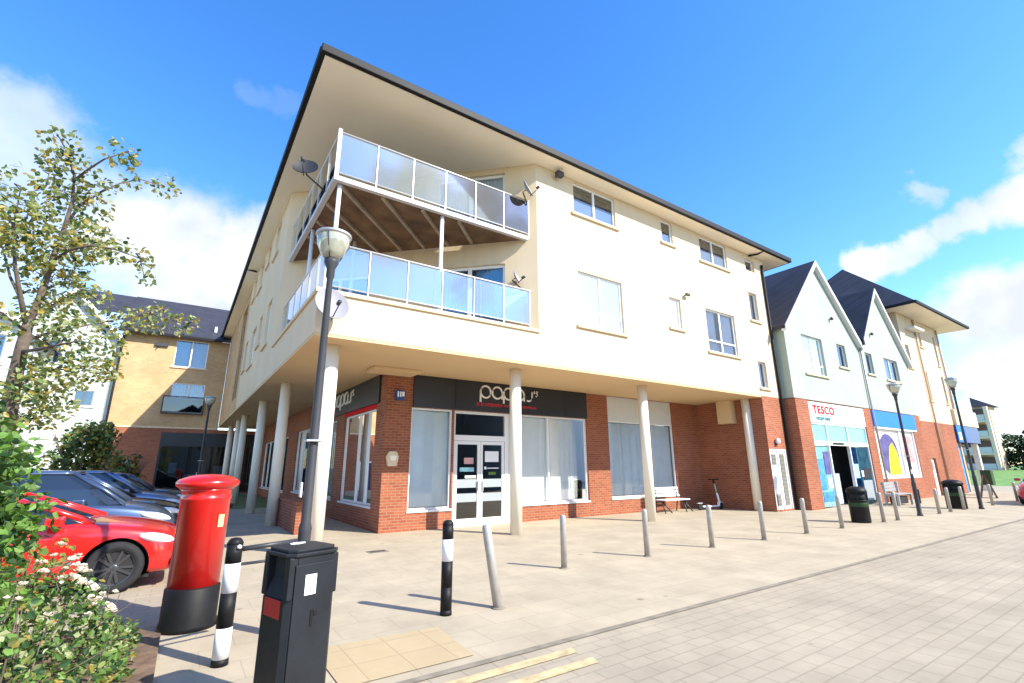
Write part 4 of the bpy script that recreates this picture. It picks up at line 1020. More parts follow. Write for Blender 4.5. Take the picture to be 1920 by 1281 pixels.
# ------------------------------------------------------------------ litter bin, striped bollards
t = thing('litter_bin', 'square black litter bin with red lined openings and a white label in the foreground', 'bin', (-1.05, -5.83, 0), math.radians(17))
t.scale = (.75, .75, 1.0)
m = MB()
def oct_(s, c): return [(-s + c, -s), (s - c, -s), (s, -s + c), (s, s - c), (s - c, s), (-s + c, s), (-s, s - c), (-s, -s + c)]
m.prism(oct_(.245, .05), .06, .78); m.build('body', 'bin_black', t, bevel=.006)
m = MB(); m.prism(oct_(.235, .05), 0, .058); m.build('plinth', 'trim_black', t)
m = MB(); m.prism(oct_(.265, .07), 1.05, 1.075); m.prism(oct_(.235, .06), 1.0755, 1.098); m.build('lid', 'bin_black', t, bevel=.008)
for (a, c, d, e2) in ((-.245, -.165, -.245, -.165), (.165, .245, -.245, -.165), (.165, .245, .165, .245), (-.245, -.165, .165, .245)):
    m = MB(); m.box(a, c, d, e2, .781, 1.049); m.build('corner_post', 'bin_black', t, bevel=.01)
m = MB(); m.box(-.164, .164, -.245, -.225, .781, 1.049); m.build('front_panel', 'bin_black', t)
m = MB(); m.extr([(-.244, -.163, .785), (-.180, -.163, .785), (-.175, -.163, .90)], (0, .326, 0)); m.build('opening_flap', 'interior_dark', t)
m = MB(); m.box(-.249, -.2455, -.15, .15, .66, .775); m.build('red_panel', 'bin_red', t)
m = MB(); m.box(-.17, .2, -.2, .2, .785, 1.048); m.build('liner', 'interior_dark', t)
m = MB(); m.box(-.19, .19, -.262, -.2455, .10, 1.0); dr = m.build('door', 'bin_black', t, bevel=.006)
m = MB(); m.box(-.09, .02, -.265, -.2625, .80, .93); m.build('label_plate', 'paper', dr)
m = MB(); m.box(-.012, .012, -.268, -.2625, .60, .70); m.box(.02, .05, -.267, -.2625, .66, .69); m.build('lock', 'black_paint', dr)
m = MB(); m.box(.2455, .249, -.12, .02, .80, .95); m.build('label_plate', 'paper', t)
m = MB(); m.prism([(-.06, .12), (.0, .09), (.09, .12), (.11, .17), (.02, .2), (-.05, .17)], 1.099, 1.103); m.build('bird_mess', 'paper', t)
SB = thing('striped_bollard', 'black and white striped bollard with two dark rails beside the pillar box', 'bollard', (-1.36, -4.52, 0), 0, 'black and white bollards')
rr = .066
for k, (z0, z1, mm) in enumerate(((0, .06, 'black_paint'), (.06, .30, 'white_paint'), (.30, .58, 'black_paint'), (.58, .82, 'white_paint'), (.82, .98, 'black_paint'))):
    m = MB(); m.lathe([(rr + (.004 if k == 0 else 0), z0), (rr, z1)], 0, 0, 24); m.build('stripe', mm, SB)
m = MB(); m.lathe([(rr, .98), (rr + .004, .985), (.058, 1.01), (.04, 1.03), (0, 1.037)], 0, 0, 24); m.build('cap', 'black_paint', SB)
r2 = dup(SB, (.90, -4.34, 0), .7, 'mostly black bollard with one white band standing alone on the open paving')
for ch in r2.children:
    if ch.data.materials[0].name == 'white_paint' and max(v.co.z for v in ch.data.vertices) < .4:
        ch.data = ch.data.copy(); ch.data.materials[0] = MATS['black_paint']
m = MB(); m.tube([(.07, .01, .93), (.55, .10, .95)], .022, 8); m.build('rail', 'dark_metal', SB)
m = MB(); m.tube([(.07, .01, .80), (.55, .10, .80)], .013, 8); m.build('rail', 'dark_metal', SB)
m = MB(); m.lathe([(0, -.02), (.02, -.01), (.02, .01), (0, .02)], .03, -.068, 10, .96); m.build('stud', 'white_paint', SB)

# ------------------------------------------------------------------ grey bollards
BP = [(1.54, -4.46, 'grey steel bollard leaning over right behind the lone bollard with one white band'),
      (3.70, -3.14, 'thin grey bollard on the paving below the white blinds right of the shop door'),
      (5.68, -3.22, 'thin grey bollard in line with the third round column'),
      (7.58, -3.32, 'thin grey bollard below the electric scooter'),
      (9.45, -3.40, 'thin grey bollard below the white louvred meter doors'),
      (11.33, -3.45, 'thin grey bollard in front of the gabled shop brick pier'),
      (13.18, -3.50, 'thin grey bollard in front of the supermarket doorway'),
      (15.75, -3.58, 'thin grey bollard just right of the nearer black litter bin'),
      (16.67, -3.63, 'thin grey bollard before the left end of the far bench'),
      (20.2, -3.70, 'thin grey bollard immediately right of the middle street lamp foot'),
      (21.4, -3.70, 'thin grey bollard before the pale door of the tower block'),
      (22.9, -3.72, 'thin grey bollard just left of the farther black litter bin'),
      (26.4, -3.80, 'thin grey bollard just right of the farther black litter bin'),
      (30.5, -3.80, 'last thin grey bollard near the maroon car')]
b0 = thing('bollard', BP[0][2], 'bollard', (BP[0][0], BP[0][1], 0), 0, 'grey steel bollards along the kerb')
m = MB(); m.lathe([(.052, -.05), (.052, .80), (.046, .83), (.03, .845), (0, .85)], 0, 0, 20); p_ = m.build('post', 'bollard_steel', b0)
m = MB(); m.lathe([(.085, 0.002), (.085, .012), (.053, .02)], 0, 0, 20); m.build('base_plate', 'kerb_stone', b0)
for (x, y, lb) in BP[1:]: dup(b0, (x, y, 0), random.uniform(0, 6), lb)
p_.rotation_euler = (math.radians(-13), math.radians(-3), 0)
p_.scale = (1.1, 1.1, 1.14)

# ------------------------------------------------------------------ round black bins
rb = thing('litter_bin', 'round topped black litter bin in front of the supermarket glass', 'bin', (15.15, -3.22, 0), 0, 'round black litter bins by the shops')
m = MB(); m.lathe([(.24, 0), (.25, .03), (.25, .62), (.265, .64)], 0, 0, 28); m.build('body', 'black_paint', rb)
m = MB(); m.lathe([(.265, .86), (.27, .90), (.24, .97), (.14, 1.02), (0, 1.035)], 0, 0, 28); m.build('lid', 'black_paint', rb)
m = MB(); m.lathe([(.2, .63), (.2, .87)], 0, 0, 20); m.build('liner', 'interior_dark', rb)
for k in range(4):
    a = k * PI / 2 + .4; m = MB(); m.box(-.03, .03, -.02, .02, .63, .88)
    o = m.build('stay', 'black_paint', rb); o.location = (.24 * math.cos(a), .24 * math.sin(a), 0); o.rotation_euler = (0, 0, a + PI / 2)
m = MB(); m.lathe([(.252, .45), (.254, .46), (.254, .56), (.252, .57)], 0, 0, 28); m.build('band', 'leaf_dark', rb)
dup(rb, (23.4, -3.40, 0), 1, 'round topped black litter bin in front of the blue corner shop').scale = (1.25, 1.25, 1.05)

# ------------------------------------------------------------------ benches, scooter, sign boards
t = thing('bench', 'pale slatted bench on dark splayed legs beside the third column', 'bench', (13.55, 2.25, 0), 0)
m = MB()
for k in range(4): m.box(-.72, .72, -.25 + k * .12, -.15 + k * .12, .43, .465)
m.build('seat', 'white_metal', t)
m = MB()
for k in range(3): m.box(-.72, .72, .26 + k * .01, .285 + k * .01, .55 + k * .12, .64 + k * .12)
m.build('backrest', 'white_metal', t)
for x in (-.6, .6):
    m = MB(); m.tube([(x - .18, -.28, 0), (x, 0, .43)], .022, 8); m.tube([(x + .18, -.28, 0), (x, 0, .43)], .022, 8); m.tube([(x, .32, 0), (x, .24, .45), (x, .30, .9)], .022, 8); m.build('leg', 'dark_metal', t)
t = thing('bench', 'grey slatted bench under the window poster of the blue fronted shop', 'bench', (23.8, -1.45, 0), 0)
m = MB()
for k in range(4): m.box(-.8, .8, -.24 + k * .12, -.14 + k * .12, .44, .475)
m.build('seat', 'grey_metal', t)
m = MB()
for k in range(3): m.box(-.8, .8, .26 + k * .015, .285 + k * .015, .56 + k * .13, .67 + k * .13)
m.build('backrest', 'grey_metal', t)
for x in (-.72, .72):
    m = MB(); m.box(x - .04, x + .04, -.24, -.16, 0, .44); m.box(x - .04, x + .04, .2, .28, 0, .95); m.box(x - .03, x + .03, -.16, .2, .38, .44); m.build('leg', 'grey_metal', t)
m = MB(); m.box(-.6, .6, -.12, .15, .06, .36); m.build('under_box', 'trim_black', t, bevel=.03)
t = thing('electric_scooter', 'white electric scooter parked in the shaded brick recess', 'scooter', (15.55, 2.0, 0), math.radians(-8))
m = MB(); m.box(-.52, .34, -.075, .075, .11, .16); m.hexa([(.34, -.06, .10), (.40, -.06, .12), (.40, .06, .12), (.34, .06, .10), (.40, -.05, .30), (.47, -.05, .30), (.47, .05, .30), (.40, .05, .30)]); m.build('deck', 'white_paint', t, bevel=.02)
m = MB(); m.tube([(.46, 0, .26), (.36, 0, .62)], [.045, .035], 10); m.build('steering_column', 'white_paint', t)
m = MB(); m.tube([(.36, 0, .62), (.27, 0, .98)], .028, 10); m.build('stem', 'scooter_green', t)
m = MB(); m.tube([(.26, 0, .98), (.235, 0, 1.12)], .035, 10); m.tube([(.235, -.24, 1.13), (.235, .24, 1.13)], .018, 8); m.tube([(.235, -.24, 1.13), (.235, -.14, 1.13)], .026, 8); m.tube([(.235, .14, 1.13), (.235, .24, 1.13)], .026, 8); m.build('handlebar', 'black_paint', t)
for x in (-.60, .52):
    m = MB(); m.lathe([(.05, -.03), (.1, -.03), (.125, -.015), (.125, .015), (.1, .03), (.05, .03)], 0, 0, 20); o = m.build('wheel', 'rubber', t); o.location = (x, 0, .125); o.rotation_euler = (PI / 2, 0, 0)
    m = MB(); m.box(x - .13, x + .11, -.04, .04, .255, .27); m.build('mudguard', 'white_paint', t, bevel=.005)
t = thing('pavement_sign', 'dark folding sign board standing on the pavement at the far shops', 'sign', (32.6, -2.4, 0), .3)
for s_ in (-1, 1):
    m = MB(); m.hexa([(-.32, s_ * .3 - .015, .0), (.32, s_ * .3 - .015, 0), (.32, s_ * .3 + .015, 0), (-.32, s_ * .3 + .015, 0), (-.32, s_ * .03 - .015, 1.1), (.32, s_ * .03 - .015, 1.1), (.32, s_ * .03 + .015, 1.1), (-.32, s_ * .03 + .015, 1.1)]); m.build('board', 'dark_metal', t)
m = MB(); m.tube([(-.32, 0, 1.11), (.32, 0, 1.11)], .02); m.build('hinge', 'dark_metal', t)
t = thing('bin_on_post', 'dark green bin on a post right of the round bin at the far shops', 'bin', (35.6, -1.9, 0))
m = MB(); m.cyl(0, 0, 0, .6, .05, 10); m.build('post', 'lamp_black', t); m = MB(); m.box(-.28, .28, -.22, .22, .55, 1.35); m.build('body', 'leaf_dark', t, bevel=.04)
t = thing('manhole_cover', 'small dark drain cover set in the paving before the brick pillar', 'drain cover', (1.70, .30, .006))
m = MB(); m.box(-.2, .2, -.13, .13, 0, .006); m.build('frame', 'kerb_stone', t); m = MB()
for k in range(6): m.box(-.16 + k * .055, -.13 + k * .055, -.1, .1, .0062, .01)
m.build('grating', 'dark_metal', t)

# ------------------------------------------------------------------ cars
def make_car(name, label, paint, loc, rz, Lh=2.1, W=.89, H=1.46, hood=.92, belt=.98, cab=(.95, .05, -1.25, -1.95), group='cars in the car park'):
    t = thing(name, label, 'car', loc, rz, group)
    q = Lh / 2.1
    st = [(2.10, .30, .60, .62), (2.02, .20, .70, .76), (1.80, .18, hood - .10, .84), (1.40, .18, hood - .02, .87), (1.0, .18, hood + .03, .885), (.70, .18, belt, W), (0, .18, belt + .005, W), (-.9, .18, belt + .02, W), (-1.5, .18, belt + .03, W - .02), (-1.85, .2, belt + .02, W - .06), (-2.04, .26, belt - .06, .76), (-2.10, .36, belt - .2, .66)]
    vs = []; fs = []
    for x, zb, zt, hw in st:
        h = zt - zb
        half = [(0, zb), (hw * .80, zb), (hw * .95, zb + .07), (hw, zb + h * .38), (hw * .985, zb + h * .68), (hw * .95, zt - .07), (hw * .86, zt - .005), (hw * .5, zt + .02), (0, zt + .028)]
        ring = [(x * q, -y, z) for y, z in half] + [(x * q, y, z) for y, z in half[-2:0:-1]]
        vs += ring
    n = 16; k = len(st)
    for i in range(k - 1):
        for j in range(n): fs.append((i * n + j, i * n + (j + 1) % n, (i + 1) * n + (j + 1) % n, (i + 1) * n + j))
    fs.append(tuple(range(n))); fs.append(tuple((k - 1) * n + j for j in range(n))[::-1])
    m = MB(); m.sm = True; m.add(vs, fs); bd = m.build('body', paint, t)
    wx = (1.30 * q, -1.32 * q); wr = .335
    ss = bd.modifiers.new('s', 'SUBSURF'); ss.levels = 3; ss.render_levels = 3
    bpy.context.view_layer.update()
    me = bpy.data.meshes.new_from_object(bd.evaluated_get(bpy.context.evaluated_depsgraph_get()))
    bd.modifiers.clear(); bd.data = me
    bm = bmesh.new(); bm.from_mesh(me); ar = .385
    def inside(c): return abs(c.y) > .52 and any(math.hypot(c.x - x, c.z - wr) < ar for x in wx)
    bmesh.ops.delete(bm, geom=[f for f in bm.faces if inside(f.calc_center_median())], context='FACES')
    for v in bm.verts:                                   # wheel arches: round the cut edge
        if v.is_boundary and abs(v.co.y) > .55:
            x = min(wx, key=lambda q_: abs(q_ - v.co.x)); dx, dz = v.co.x - x, v.co.z - wr; dd = math.hypot(dx, dz)
            if dd > .05: v.co.x = x + dx / dd * ar; v.co.z = max(.19, wr + dz / dd * ar)
    bm.to_mesh(me); bm.free()
    # greenhouse
    xa, xb, xc, xd = [v * q for v in cab]
    hb, ht = W * .86, W * .66
    zb = belt - .03; zt = H - .05
    g = MB(); g.sm = True
    ring0 = [(xa, hb * .9), (xa - .25, hb), (xd + .3, hb * .98), (xd, hb * .8)]
    ring1 = [(xb + .06, ht * .9), (xb - .1, ht), (xc + .1, ht * .98), (xc, ht * .85)]
    def full(r): return [(x, -y) for x, y in r] + [(x, y) for x, y in r[::-1]]
    a0, a1 = full(ring0), full(ring1)
    mids = [((p[0] + r_[0]) / 2 + (.04 if p[0] > 0 else -.02), (p[1] + r_[1]) / 2 * 1.035) for p, r_ in zip(a0, a1)]
    N8 = 8
    vs = [(x, y, zb) for x, y in a0] + [(x, y, (zb + zt) / 2) for x, y in mids] + [(x, y, zt) for x, y in a1]
    fs = [(r * N8 + j, r * N8 + (j + 1) % N8, (r + 1) * N8 + (j + 1) % N8, (r + 1) * N8 + j) for r in range(2) for j in range(N8)] + [tuple(range(16, 24)), tuple(range(8))[::-1]]
    g.sm = False; g.add(vs, fs); gl = g.build('windows', 'car_window', t, bevel=0)
    r_ = MB(); r_.sm = True
    top = [(x * 1.0 + (.05 if x > -.3 else -.06), y * 1.04) for x, y in a1]
    rv = [(x, y, zt - .015) for x, y in top] + [(x * .97, y * .9, H - .012) for x, y in top] + [(x * .7 - .18, y * .5, H + .008) for x, y in top]
    rf = [(r * N8 + j, r * N8 + (j + 1) % N8, (r + 1) * N8 + (j + 1) % N8, (r + 1) * N8 + j) for r in range(2) for j in range(N8)] + [tuple(range(16, 24)), tuple(range(8))[::-1]]
    r_.add(rv, rf); r_.build('roof', paint, t)
    for s_ in (0, 1):
        idx = (0, 3) if s_ == 0 else (7, 4)
        for i in idx:
            pl = MB(); pl.tube([(a0[i][0], a0[i][1] * 1.01, zb), (mids[i][0], mids[i][1] * 1.01, (zb + zt) / 2), (a1[i][0], a1[i][1] * 1.01, zt)], [.045, .04, .035], 8); pl.build('pillar', paint, t)
        i, j = (1, 2) if s_ == 0 else (6, 5)
        xm_ = (a0[i][0] + a0[j][0]) / 2 + .1
        pl = MB(); pl.tube([(xm_, a0[i][1] * 1.0, zb), (xm_ - .06, (a1[i][1] + a0[i][1]) / 2 * 1.035, (zb + zt) / 2), (xm_ - .12, a1[i][1] * 1.0, zt)], .035, 8); pl.build('pillar', paint, t)
    for x in wx:
        for s_ in (-1, 1):
            m = MB(); m.lathe([(.20, -.1), (.30, -.105), (wr - .01, -.08), (wr, -.03), (wr, .03), (wr - .01, .08), (.30, .105), (.225, .1), (.22, .07), (.2, .07)], 0, 0, 32)
            la = MB(); ring = [(x + .38 * math.cos(a), .335 + .38 * math.sin(a)) for a in [PI * (i / 16 * 1.2 - .1) for i in range(17)]]
            la.add([(p_[0], s_ * (W - .03), p_[1]) for p_ in ring] + [(p_[0], s_ * (W - .31), p_[1]) for p_ in ring] + [(x, s_ * (W - .31), .25)], [(i, i + 1, 18 + i, 17 + i) for i in range(16)] + [(17 + i, 18 + i, 34) for i in range(16)])
            la.build('wheel_arch', 'trim_black', t)
            wo_ = m.build('wheel', 'rubber', t); wo_.location = (x, s_ * (W - .12), wr); wo_.rotation_euler = (PI / 2 if s_ < 0 else -PI / 2, 0, 0)
            m = MB()
            m.lathe([(.0, .075), (.05, .08), (.06, .06)], 0, 0, 16); m.lathe([(.195, .02), (.23, .095), (.235, .10), (.215, .085), (.18, .0)], 0, 0, 32)
            for i in range(10):
                an = 2 * PI * i / 10 + (.16 if i % 2 else -.0)
                cx, sx_ = math.cos(an), math.sin(an)
                px, py = -sx_ * .016, cx * .016
                m.hexa([(cx * .04 + px, sx_ * .04 + py, .05), (cx * .215 + px, sx_ * .215 + py, .06), (cx * .215 - px, sx_ * .215 - py, .06), (cx * .04 - px, sx_ * .04 - py, .05), (cx * .04 + px, sx_ * .04 + py, .08), (cx * .215 + px, sx_ * .215 + py, .09), (cx * .215 - px, sx_ * .215 - py, .09), (cx * .04 - px, sx_ * .04 - py, .08)])
            m.build('rim', 'alloy', wo_)
            m = MB(); m.lathe([(0, .03), (.235, .035)], 0, 0, 24); m.build('rim_backing', 'trim_black', wo_)  # black backing disc, added to give the dark gap behind the spokes
    for s_ in (-1, 1):
        m = MB(); m.sm = True
        R_, S_ = 8, 16; vs = []; fs = []
        for i in range(R_ + 1):
            th = PI * i / R_
            for k2 in range(S_):
                ph = 2 * PI * k2 / S_; vs.append((.27 * math.cos(th), .12 * math.sin(th) * math.cos(ph), .075 * math.sin(th) * math.sin(ph)))
        for i in range(R_):
            for k2 in range(S_): fs.append((i * S_ + k2, i * S_ + (k2 + 1) % S_, (i + 1) * S_ + (k2 + 1) % S_, (i + 1) * S_ + k2))
        m.add(vs, fs); o = m.build('headlight', 'lens', t); o.location = (1.76 * q, s_ * .725, hood - .235); o.rotation_euler = (0, math.radians(14), -s_ * math.radians(24))
        m = MB(); m.box(-.11, .08, -.09, .09, -.06, .06); o = m.build('mirror', paint, t, bevel=.03); o.location = (.62 * q, s_ * (W + .06), belt + .03)
        m = MB(); m.box(-.11, .11, -.012, .012, -.014, .014); o = m.build('door_handle', paint, t, bevel=.006); o.location = (-.52 * q, s_ * (W - .005), belt - .12)
    m = MB(); m.box(2.02 * q, 2.085 * q, -.5, .5, .30, .52); m.build('grille', 'trim_black', t, bevel=.02)
    m = MB(); m.box(2.09 * q, 2.10 * q, -.26, .26, .40, .51); m.build('number_plate', 'paper', t)
    for s_ in (-1, 1):
        m = MB(); m.box(1.93 * q, 1.99 * q, s_ * .72 - .09, s_ * .72 + .09, .28, .40); m.build('air_intake', 'trim_black', t, bevel=.02)
    m = MB(); m.box(-1.7 * q, 1.7 * q, -.74, .74, .16, .2); m.build('underbody', 'trim_black', t)
    return t
make_car('parked_car', 'red car with dark alloy wheels parked behind the pillar box', 'car_red', (-3.72, -.02, 0), 0, H=1.37, hood=.90, belt=.95, cab=(.98, -.15, -1.2, -1.95))
make_car('parked_car', 'blue grey tall car beyond the red car', 'car_blue_grey', (-3.85, 2.75, 0), 0, H=1.62, belt=1.04, hood=1.0, cab=(1.25, .35, -1.7, -2.05))
make_car('parked_car', 'black car between the blue grey car and the silver blue car', 'car_black', (-3.6, 5.3, 0), 0, H=1.42)
make_car('parked_car', 'silver blue car seen beyond the black car bonnet', 'car_silver', (-3.55, 7.9, 0), 0, H=1.6, belt=1.03, hood=.98)
make_car('parked_car', 'dark car farthest along the car park row', 'car_dark', (-3.3, 10.5, 0), 0, H=1.52, hood=.98)
make_car('parked_car', 'maroon car cut off by the right edge of the view', 'car_maroon', (29.3, -5.25, 0), PI, H=1.45, group='cars by the road')

# ------------------------------------------------------------------ trees and shrubs
BR = {
'trunk': [[-3.0, -3.93, -.05], [-3.03, -3.93, 0.53], [-3.1, -3.95, 1.35], [-3.15, -3.96, 1.92], [-3.18, -3.97, 2.3], [-3.19, -3.97, 2.71], [-3.19, -3.97, 2.96]],
'stemR': [[-3.19, -3.97, 2.92], [-3.17, -3.92, 3.18], [-3.16, -3.91, 3.4], [-3.16, -3.86, 3.69], [-3.14, -3.86, 3.92], [-3.12, -3.91, 4.2], [-3.14, -3.96, 4.46], [-3.22, -4.03, 4.66], [-3.3, -4.1, 4.78]],
'stemL': [[-3.19, -3.97, 2.88], [-3.25, -4.09, 3.11], [-3.31, -4.21, 3.36], [-3.37, -4.27, 3.67], [-3.38, -4.33, 4.06]],
'r1': [[-3.14, -3.86, 3.95], [-3.11, -3.65, 4.3], [-3.01, -3.53, 4.54], [-2.88, -3.41, 4.77], [-2.72, -3.38, 4.9], [-2.5, -3.26, 4.95]],
'r2': [[-3.14, -3.96, 4.4], [-3.02, -4.14, 4.48], [-2.91, -4.22, 4.59], [-2.75, -4.3, 4.69]],
'r3': [[-3.16, -3.86, 3.58], [-2.99, -4.24, 3.59], [-2.84, -4.31, 3.65], [-2.66, -4.38, 3.63], [-2.46, -4.46, 3.56], [-2.39, -4.55, 3.35]],
'r4': [[-3.19, -3.97, 2.76], [-3.14, -3.65, 2.9], [-3.02, -3.53, 3.0], [-2.75, -3.29, 3.19], [-2.41, -3.15, 3.38], [-2.03, -3.03, 3.34]],
'r5': [[-3.19, -3.97, 2.66], [-3.02, -4.24, 2.65], [-2.88, -4.42, 2.67], [-2.74, -4.5, 2.71], [-2.55, -4.57, 2.67]],
'r6': [[-3.17, -3.97, 2.3], [-3.12, -3.75, 2.48], [-3.01, -3.63, 2.57], [-2.84, -3.5, 2.63], [-2.59, -3.37, 2.61]],
'l1': [[-3.25, -4.09, 3.11], [-3.42, -3.82, 3.37], [-3.53, -3.75, 3.64], [-3.67, -3.68, 3.9]],
'l2': [[-3.19, -3.97, 2.85], [-3.21, -4.39, 2.85], [-3.25, -4.6, 2.85]],
'r7': [[-3.16, -3.91, 3.26], [-3.14, -3.55, 3.47], [-3.02, -3.33, 3.54], [-2.89, -3.2, 3.45]],
}
TCL = [[-3.25, -4.09, 4.72, 0.17], [-3.28, -3.99, 4.57, 0.16], [-3.17, -3.97, 4.52, 0.23], [-2.78, -4.3, 4.66, 0.16], [-2.7, -4.29, 4.59, 0.09], [-2.49, -3.26, 4.95, 0.16], [-2.79, -3.39, 4.84, 0.11], [-2.94, -3.52, 4.64, 0.11], [-3.1, -3.65, 4.26, 0.26], [-3.03, -3.63, 4.42, 0.15], [-3.3, -3.79, 4.36, 0.13], [-3.37, -4.32, 4.02, 0.26], [-3.41, -4.23, 3.79, 0.3], [-3.32, -4.1, 3.87, 0.17], [-3.01, -3.83, 3.86, 0.27], [-3.11, -3.85, 3.65, 0.26], [-2.86, -4.21, 3.79, 0.17], [-2.66, -4.38, 3.63, 0.16], [-2.46, -4.46, 3.55, 0.12], [-2.38, -4.55, 3.35, 0.09], [-3.14, -3.86, 3.37, 0.24], [-3.02, -3.53, 3.44, 0.2], [-3.25, -4.19, 3.61, 0.27], [-3.43, -3.82, 3.63, 0.27], [-2.97, -3.73, 3.79, 0.2], [-2.89, -3.2, 3.45, 0.17], [-2.72, -3.28, 3.17, 0.19], [-2.53, -3.26, 3.27, 0.16], [-2.31, -3.14, 3.4, 0.16], [-2.07, -3.03, 3.34, 0.16], [-2.36, -3.15, 3.24, 0.12], [-3.03, -3.84, 3.07, 0.21], [-3.13, -3.96, 3.02, 0.16], [-2.82, -4.31, 2.83, 0.19], [-3.1, -3.95, 2.58, 0.13], [-2.92, -3.82, 2.57, 0.24], [-2.79, -3.59, 2.62, 0.23], [-2.56, -4.47, 2.68, 0.17], [-2.68, -3.48, 2.65, 0.16], [-2.59, -3.37, 2.59, 0.09], [-2.94, -4.12, 2.37, 0.21], [-3.1, -4.16, 2.35, 0.17], [-3.16, -3.97, 2.16, 0.27], [-3.09, -3.64, 2.18, 0.24], [-2.95, -3.62, 2.24, 0.2], [-3.22, -4.59, 2.79, 0.2], [-3.65, -3.67, 3.86, 0.27], [-3.11, -3.65, 2.84, 0.16], [-3.22, -3.77, 3.22, 0.13]]
random.seed(21)
t = thing('tree', 'slender young tree with sparse yellowing leaves at the left edge', 'tree', (-3.0, -3.93, 0), world=True)
m = MB(); m.tube(BR['trunk'], [.09, .082, .072, .062, .054, .046, .038], 10)
for k, r0 in (('stemR', .033), ('stemL', .024)):
    n = len(BR[k]); m.tube(BR[k], [r0 * (1 - .85 * i / (n - 1)) for i in range(n)], 8)
m.build('trunk', 'bark', t)
m = MB()
for k in BR:
    if k in ('trunk', 'stemR', 'stemL'): continue
    n = len(BR[k]); m.tube(BR[k], [.016 * (1 - .8 * i / (n - 1)) for i in range(n)], 6)
allp = [Vector(p) for k in BR for p in BR[k][1:]]
for c in TCL:
    cv = Vector(c[:3]); near = min(allp, key=lambda p: (p - cv).length)
    m.tube([tuple(near), tuple((near + cv) / 2 + Vector((random.uniform(-.05, .05), random.uniform(-.05, .05), .03))), tuple(cv)], [.010, .007, .003], 5)
m.build('branches', 'bark', t)
m = MB()
for c in TCL:
    n = max(18, int(3200 * c[3] ** 2))
    leaves(m, c[:3], c[3] * 1.0, n, .052, [0, 0, 1, 4, 2, 3, 4, 3, 0], flat=.85)
m.build('crown', ['leaf_olive', 'leaf_green', 'leaf_dark', 'leaf_gold', 'leaf_pale'], t)

random.seed(33)
t = thing('shrub', 'glossy dark green shrub around the young tree foot at the left edge', 'shrub', (-3.2, -4.6, 0), world=True)
m = MB()
for k in range(9):
    a = random.uniform(0, 6.28); m.tube([(-3.25 + random.uniform(-.15, .15), -4.8 + random.uniform(-.2, .2), 0), (-3.25 + .25 * math.cos(a), -4.8 + .35 * math.sin(a), 1.0), (-3.25 + .4 * math.cos(a), -4.8 + .5 * math.sin(a), 1.8)], [.02, .014, .006], 6)
m.build('stems', 'bark', t)
m = MB()
for k in range(46):
    z = random.uniform(.5, 2.0); rr_ = .40 * (1 - .45 * max(0, (z - 1.2)) / .8)
    leaves(m, (-3.32 + random.uniform(-rr_, rr_ * .85), -4.75 + random.uniform(-.6, .6), z), .20, 60, .10, [0, 1, 1, 2, 0])
for k in range(30):
    z = random.uniform(.6, 1.75); x_ = random.uniform(-3.2, -2.72 - .12 * max(0, z - 1.2))
    leaves(m, (x_, -4.75 + random.uniform(-.45, .45), z), .16, 40, .075, [1, 2, 2, 0])
m.build('foliage', ['leaf_dark', 'leaf_green', 'leaf_bright'], t)
def hgt(x, y):
    ed = -1.98 - .12 * max(0, -5.2 - y) - .15 * max(0, y + 3.6)
    d = ed - x
    if d < 0: return 0
    return min(1.45, .18 + .62 * min(1, d / .5) + .55 * max(0, d - .5)) * (1 if y < -3.4 else max(.3, 1 - (y + 3.4) * .7))
t = thing('rose_bush', 'spreading rose bush with pale flowers in the left foreground bed', 'bush', (-2.8, -5, 0), world=True)
m = MB()
for k in range(60):
    x, y = random.uniform(-3.6, -2.15), random.uniform(-7.6, -3.0); h = hgt(x, y)
    m.tube([(x, y, 0), (x + random.uniform(-.1, .1), y + random.uniform(-.1, .1), h * .6), (x + random.uniform(-.2, .2), y + random.uniform(-.2, .2), h * .98)], [.008, .006, .003], 5)
m.build('stems', 'bark', t)
m = MB(); cnt = 0
while cnt < 9500:
    x, y = random.uniform(-3.9, -1.95), random.uniform(-8.0, -2.9); h = hgt(x, y)
    if h <= 0: continue
    lump = .75 + .25 * math.sin(x * 9 + 1.3 * math.sin(y * 5)) * math.cos(y * 7.3 + x)
    z = h * lump * (1 - random.random() ** 2.2 * .9)
    mi = random.choice((0, 0, 1, 1, 2, 2, 3, 4))
    if random.random() < .045: mi = 5
    leaf(m, Vector((x, y, max(.03, z))), random.uniform(.035, .075), mi); cnt += 1
m.build('foliage', ['leaf_green', 'leaf_dark', 'leaf_bright', 'leaf_olive', 'leaf_pale', 'leaf_gold'], t)
def bloom(m, c, r):
    m = MB()
    for i in range(14):
        a = random.uniform(0, 6.28); el = random.uniform(.1, 1.2)
        d = Vector((math.cos(a) * math.cos(el), math.sin(a) * math.cos(el), math.sin(el)))
        sd = d.cross(Vector((0, 0, 1))).normalized()
        q = Vector(c); m.add([q, q + d * r * .7 + sd * r * .45, q + d * r, q + d * r * .7 - sd * r * .45], [(0, 1, 2, 3)])
    m.build('flower', 'petal', t)
for k in range(34):
    x, y = random.gauss(-2.42, .13), random.gauss(-4.15, .22); bloom(m, (x, y, hgt(x, y) * .95 + random.uniform(.02, .10)), random.uniform(.03, .05))
for k in range(9):
    x, y = random.uniform(-2.8, -2.1), random.uniform(-5.6, -3.6); bloom(m, (x, y, hgt(x, y) + .03), random.uniform(.02, .035))
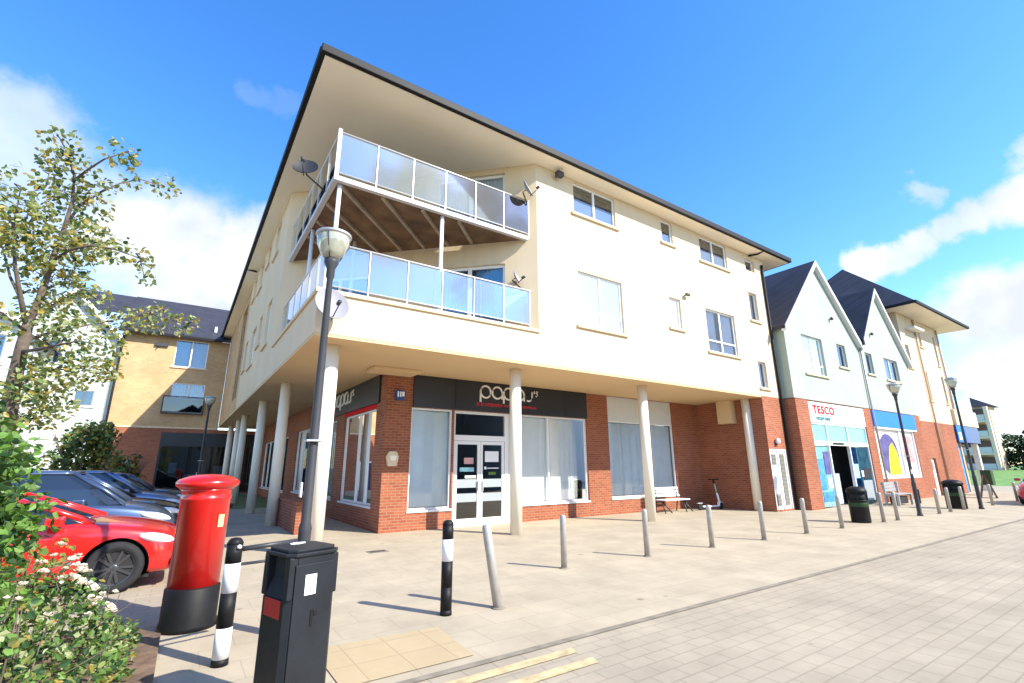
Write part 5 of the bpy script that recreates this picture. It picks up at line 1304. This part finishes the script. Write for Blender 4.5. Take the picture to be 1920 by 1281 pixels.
t = thing('shrub', 'red and orange leaved shrub in front of the red car door', 'shrub', (-2.9, -3.6, 0), world=True)
m = MB(); random.seed(8)
for k in range(16): m.tube([(-2.95 + random.uniform(-.1, .1), -3.6, 0), (-2.95 + random.uniform(-.3, .3), -3.6 + random.uniform(-.3, .3), .6), (-2.95 + random.uniform(-.4, .45), -3.6 + random.uniform(-.3, .3), random.uniform(.6, .95))], [.01, .007, .003], 5)
m.build('stems', 'bark', t)
m = MB()
for k in range(26): leaves(m, (-3.08 + random.uniform(-.36, .36), -3.6 + random.uniform(-.3, .3), random.uniform(.4, .92)), .13, 26, .06, [0, 1, 1, 2, 3])
m.build('foliage', ['leaf_orange', 'leaf_bright', 'leaf_olive', 'leaf_gold'], t)

def shrub(label, c, rx, rz, mats, nl, sz, seed):
    random.seed(seed); t = thing('shrub', label, 'shrub', (c[0], c[1], 0), 0)
    m = MB()
    for k in range(10): a = random.uniform(0, 6.28); m.tube([(0, 0, 0), (rx * .4 * math.cos(a), rx * .4 * math.sin(a), rz * .5), (rx * .8 * math.cos(a), rx * .8 * math.sin(a), rz * .9)], [.05, .03, .01], 6)
    m.build('stems', 'bark', t)
    m = MB()
    for k in range(nl):
        a = random.uniform(0, 6.28); q = random.random() ** .5; z = random.uniform(.25, 1); w_ = rx * q * (1.15 - .7 * z)
        leaves(m, (w_ * math.cos(a), w_ * math.sin(a), z * rz), rx * .24, 46, sz, len(mats))
    m.build('foliage', mats, t)
shrub('big olive green shrub in front of the white gabled house', (-4.9, 16.2), 1.5, 3.3, ['leaf_olive', 'leaf_gold', 'leaf_green', 'leaf_dark'], 60, .19, 41)
shrub('small reddish shrub between the olive shrub and the dark shopfront', (-3.7, 17.6), .9, 2.2, ['leaf_orange', 'leaf_dark', 'leaf_olive'], 26, .16, 42)
shrub('low dark shrub behind the parked cars at the left', (-7.2, 15.0), 1.3, 2.2, ['leaf_dark', 'leaf_olive', 'leaf_green'], 36, .18, 43)

for o in bpy.data.objects:
    if '_off' in o: del o['_off']
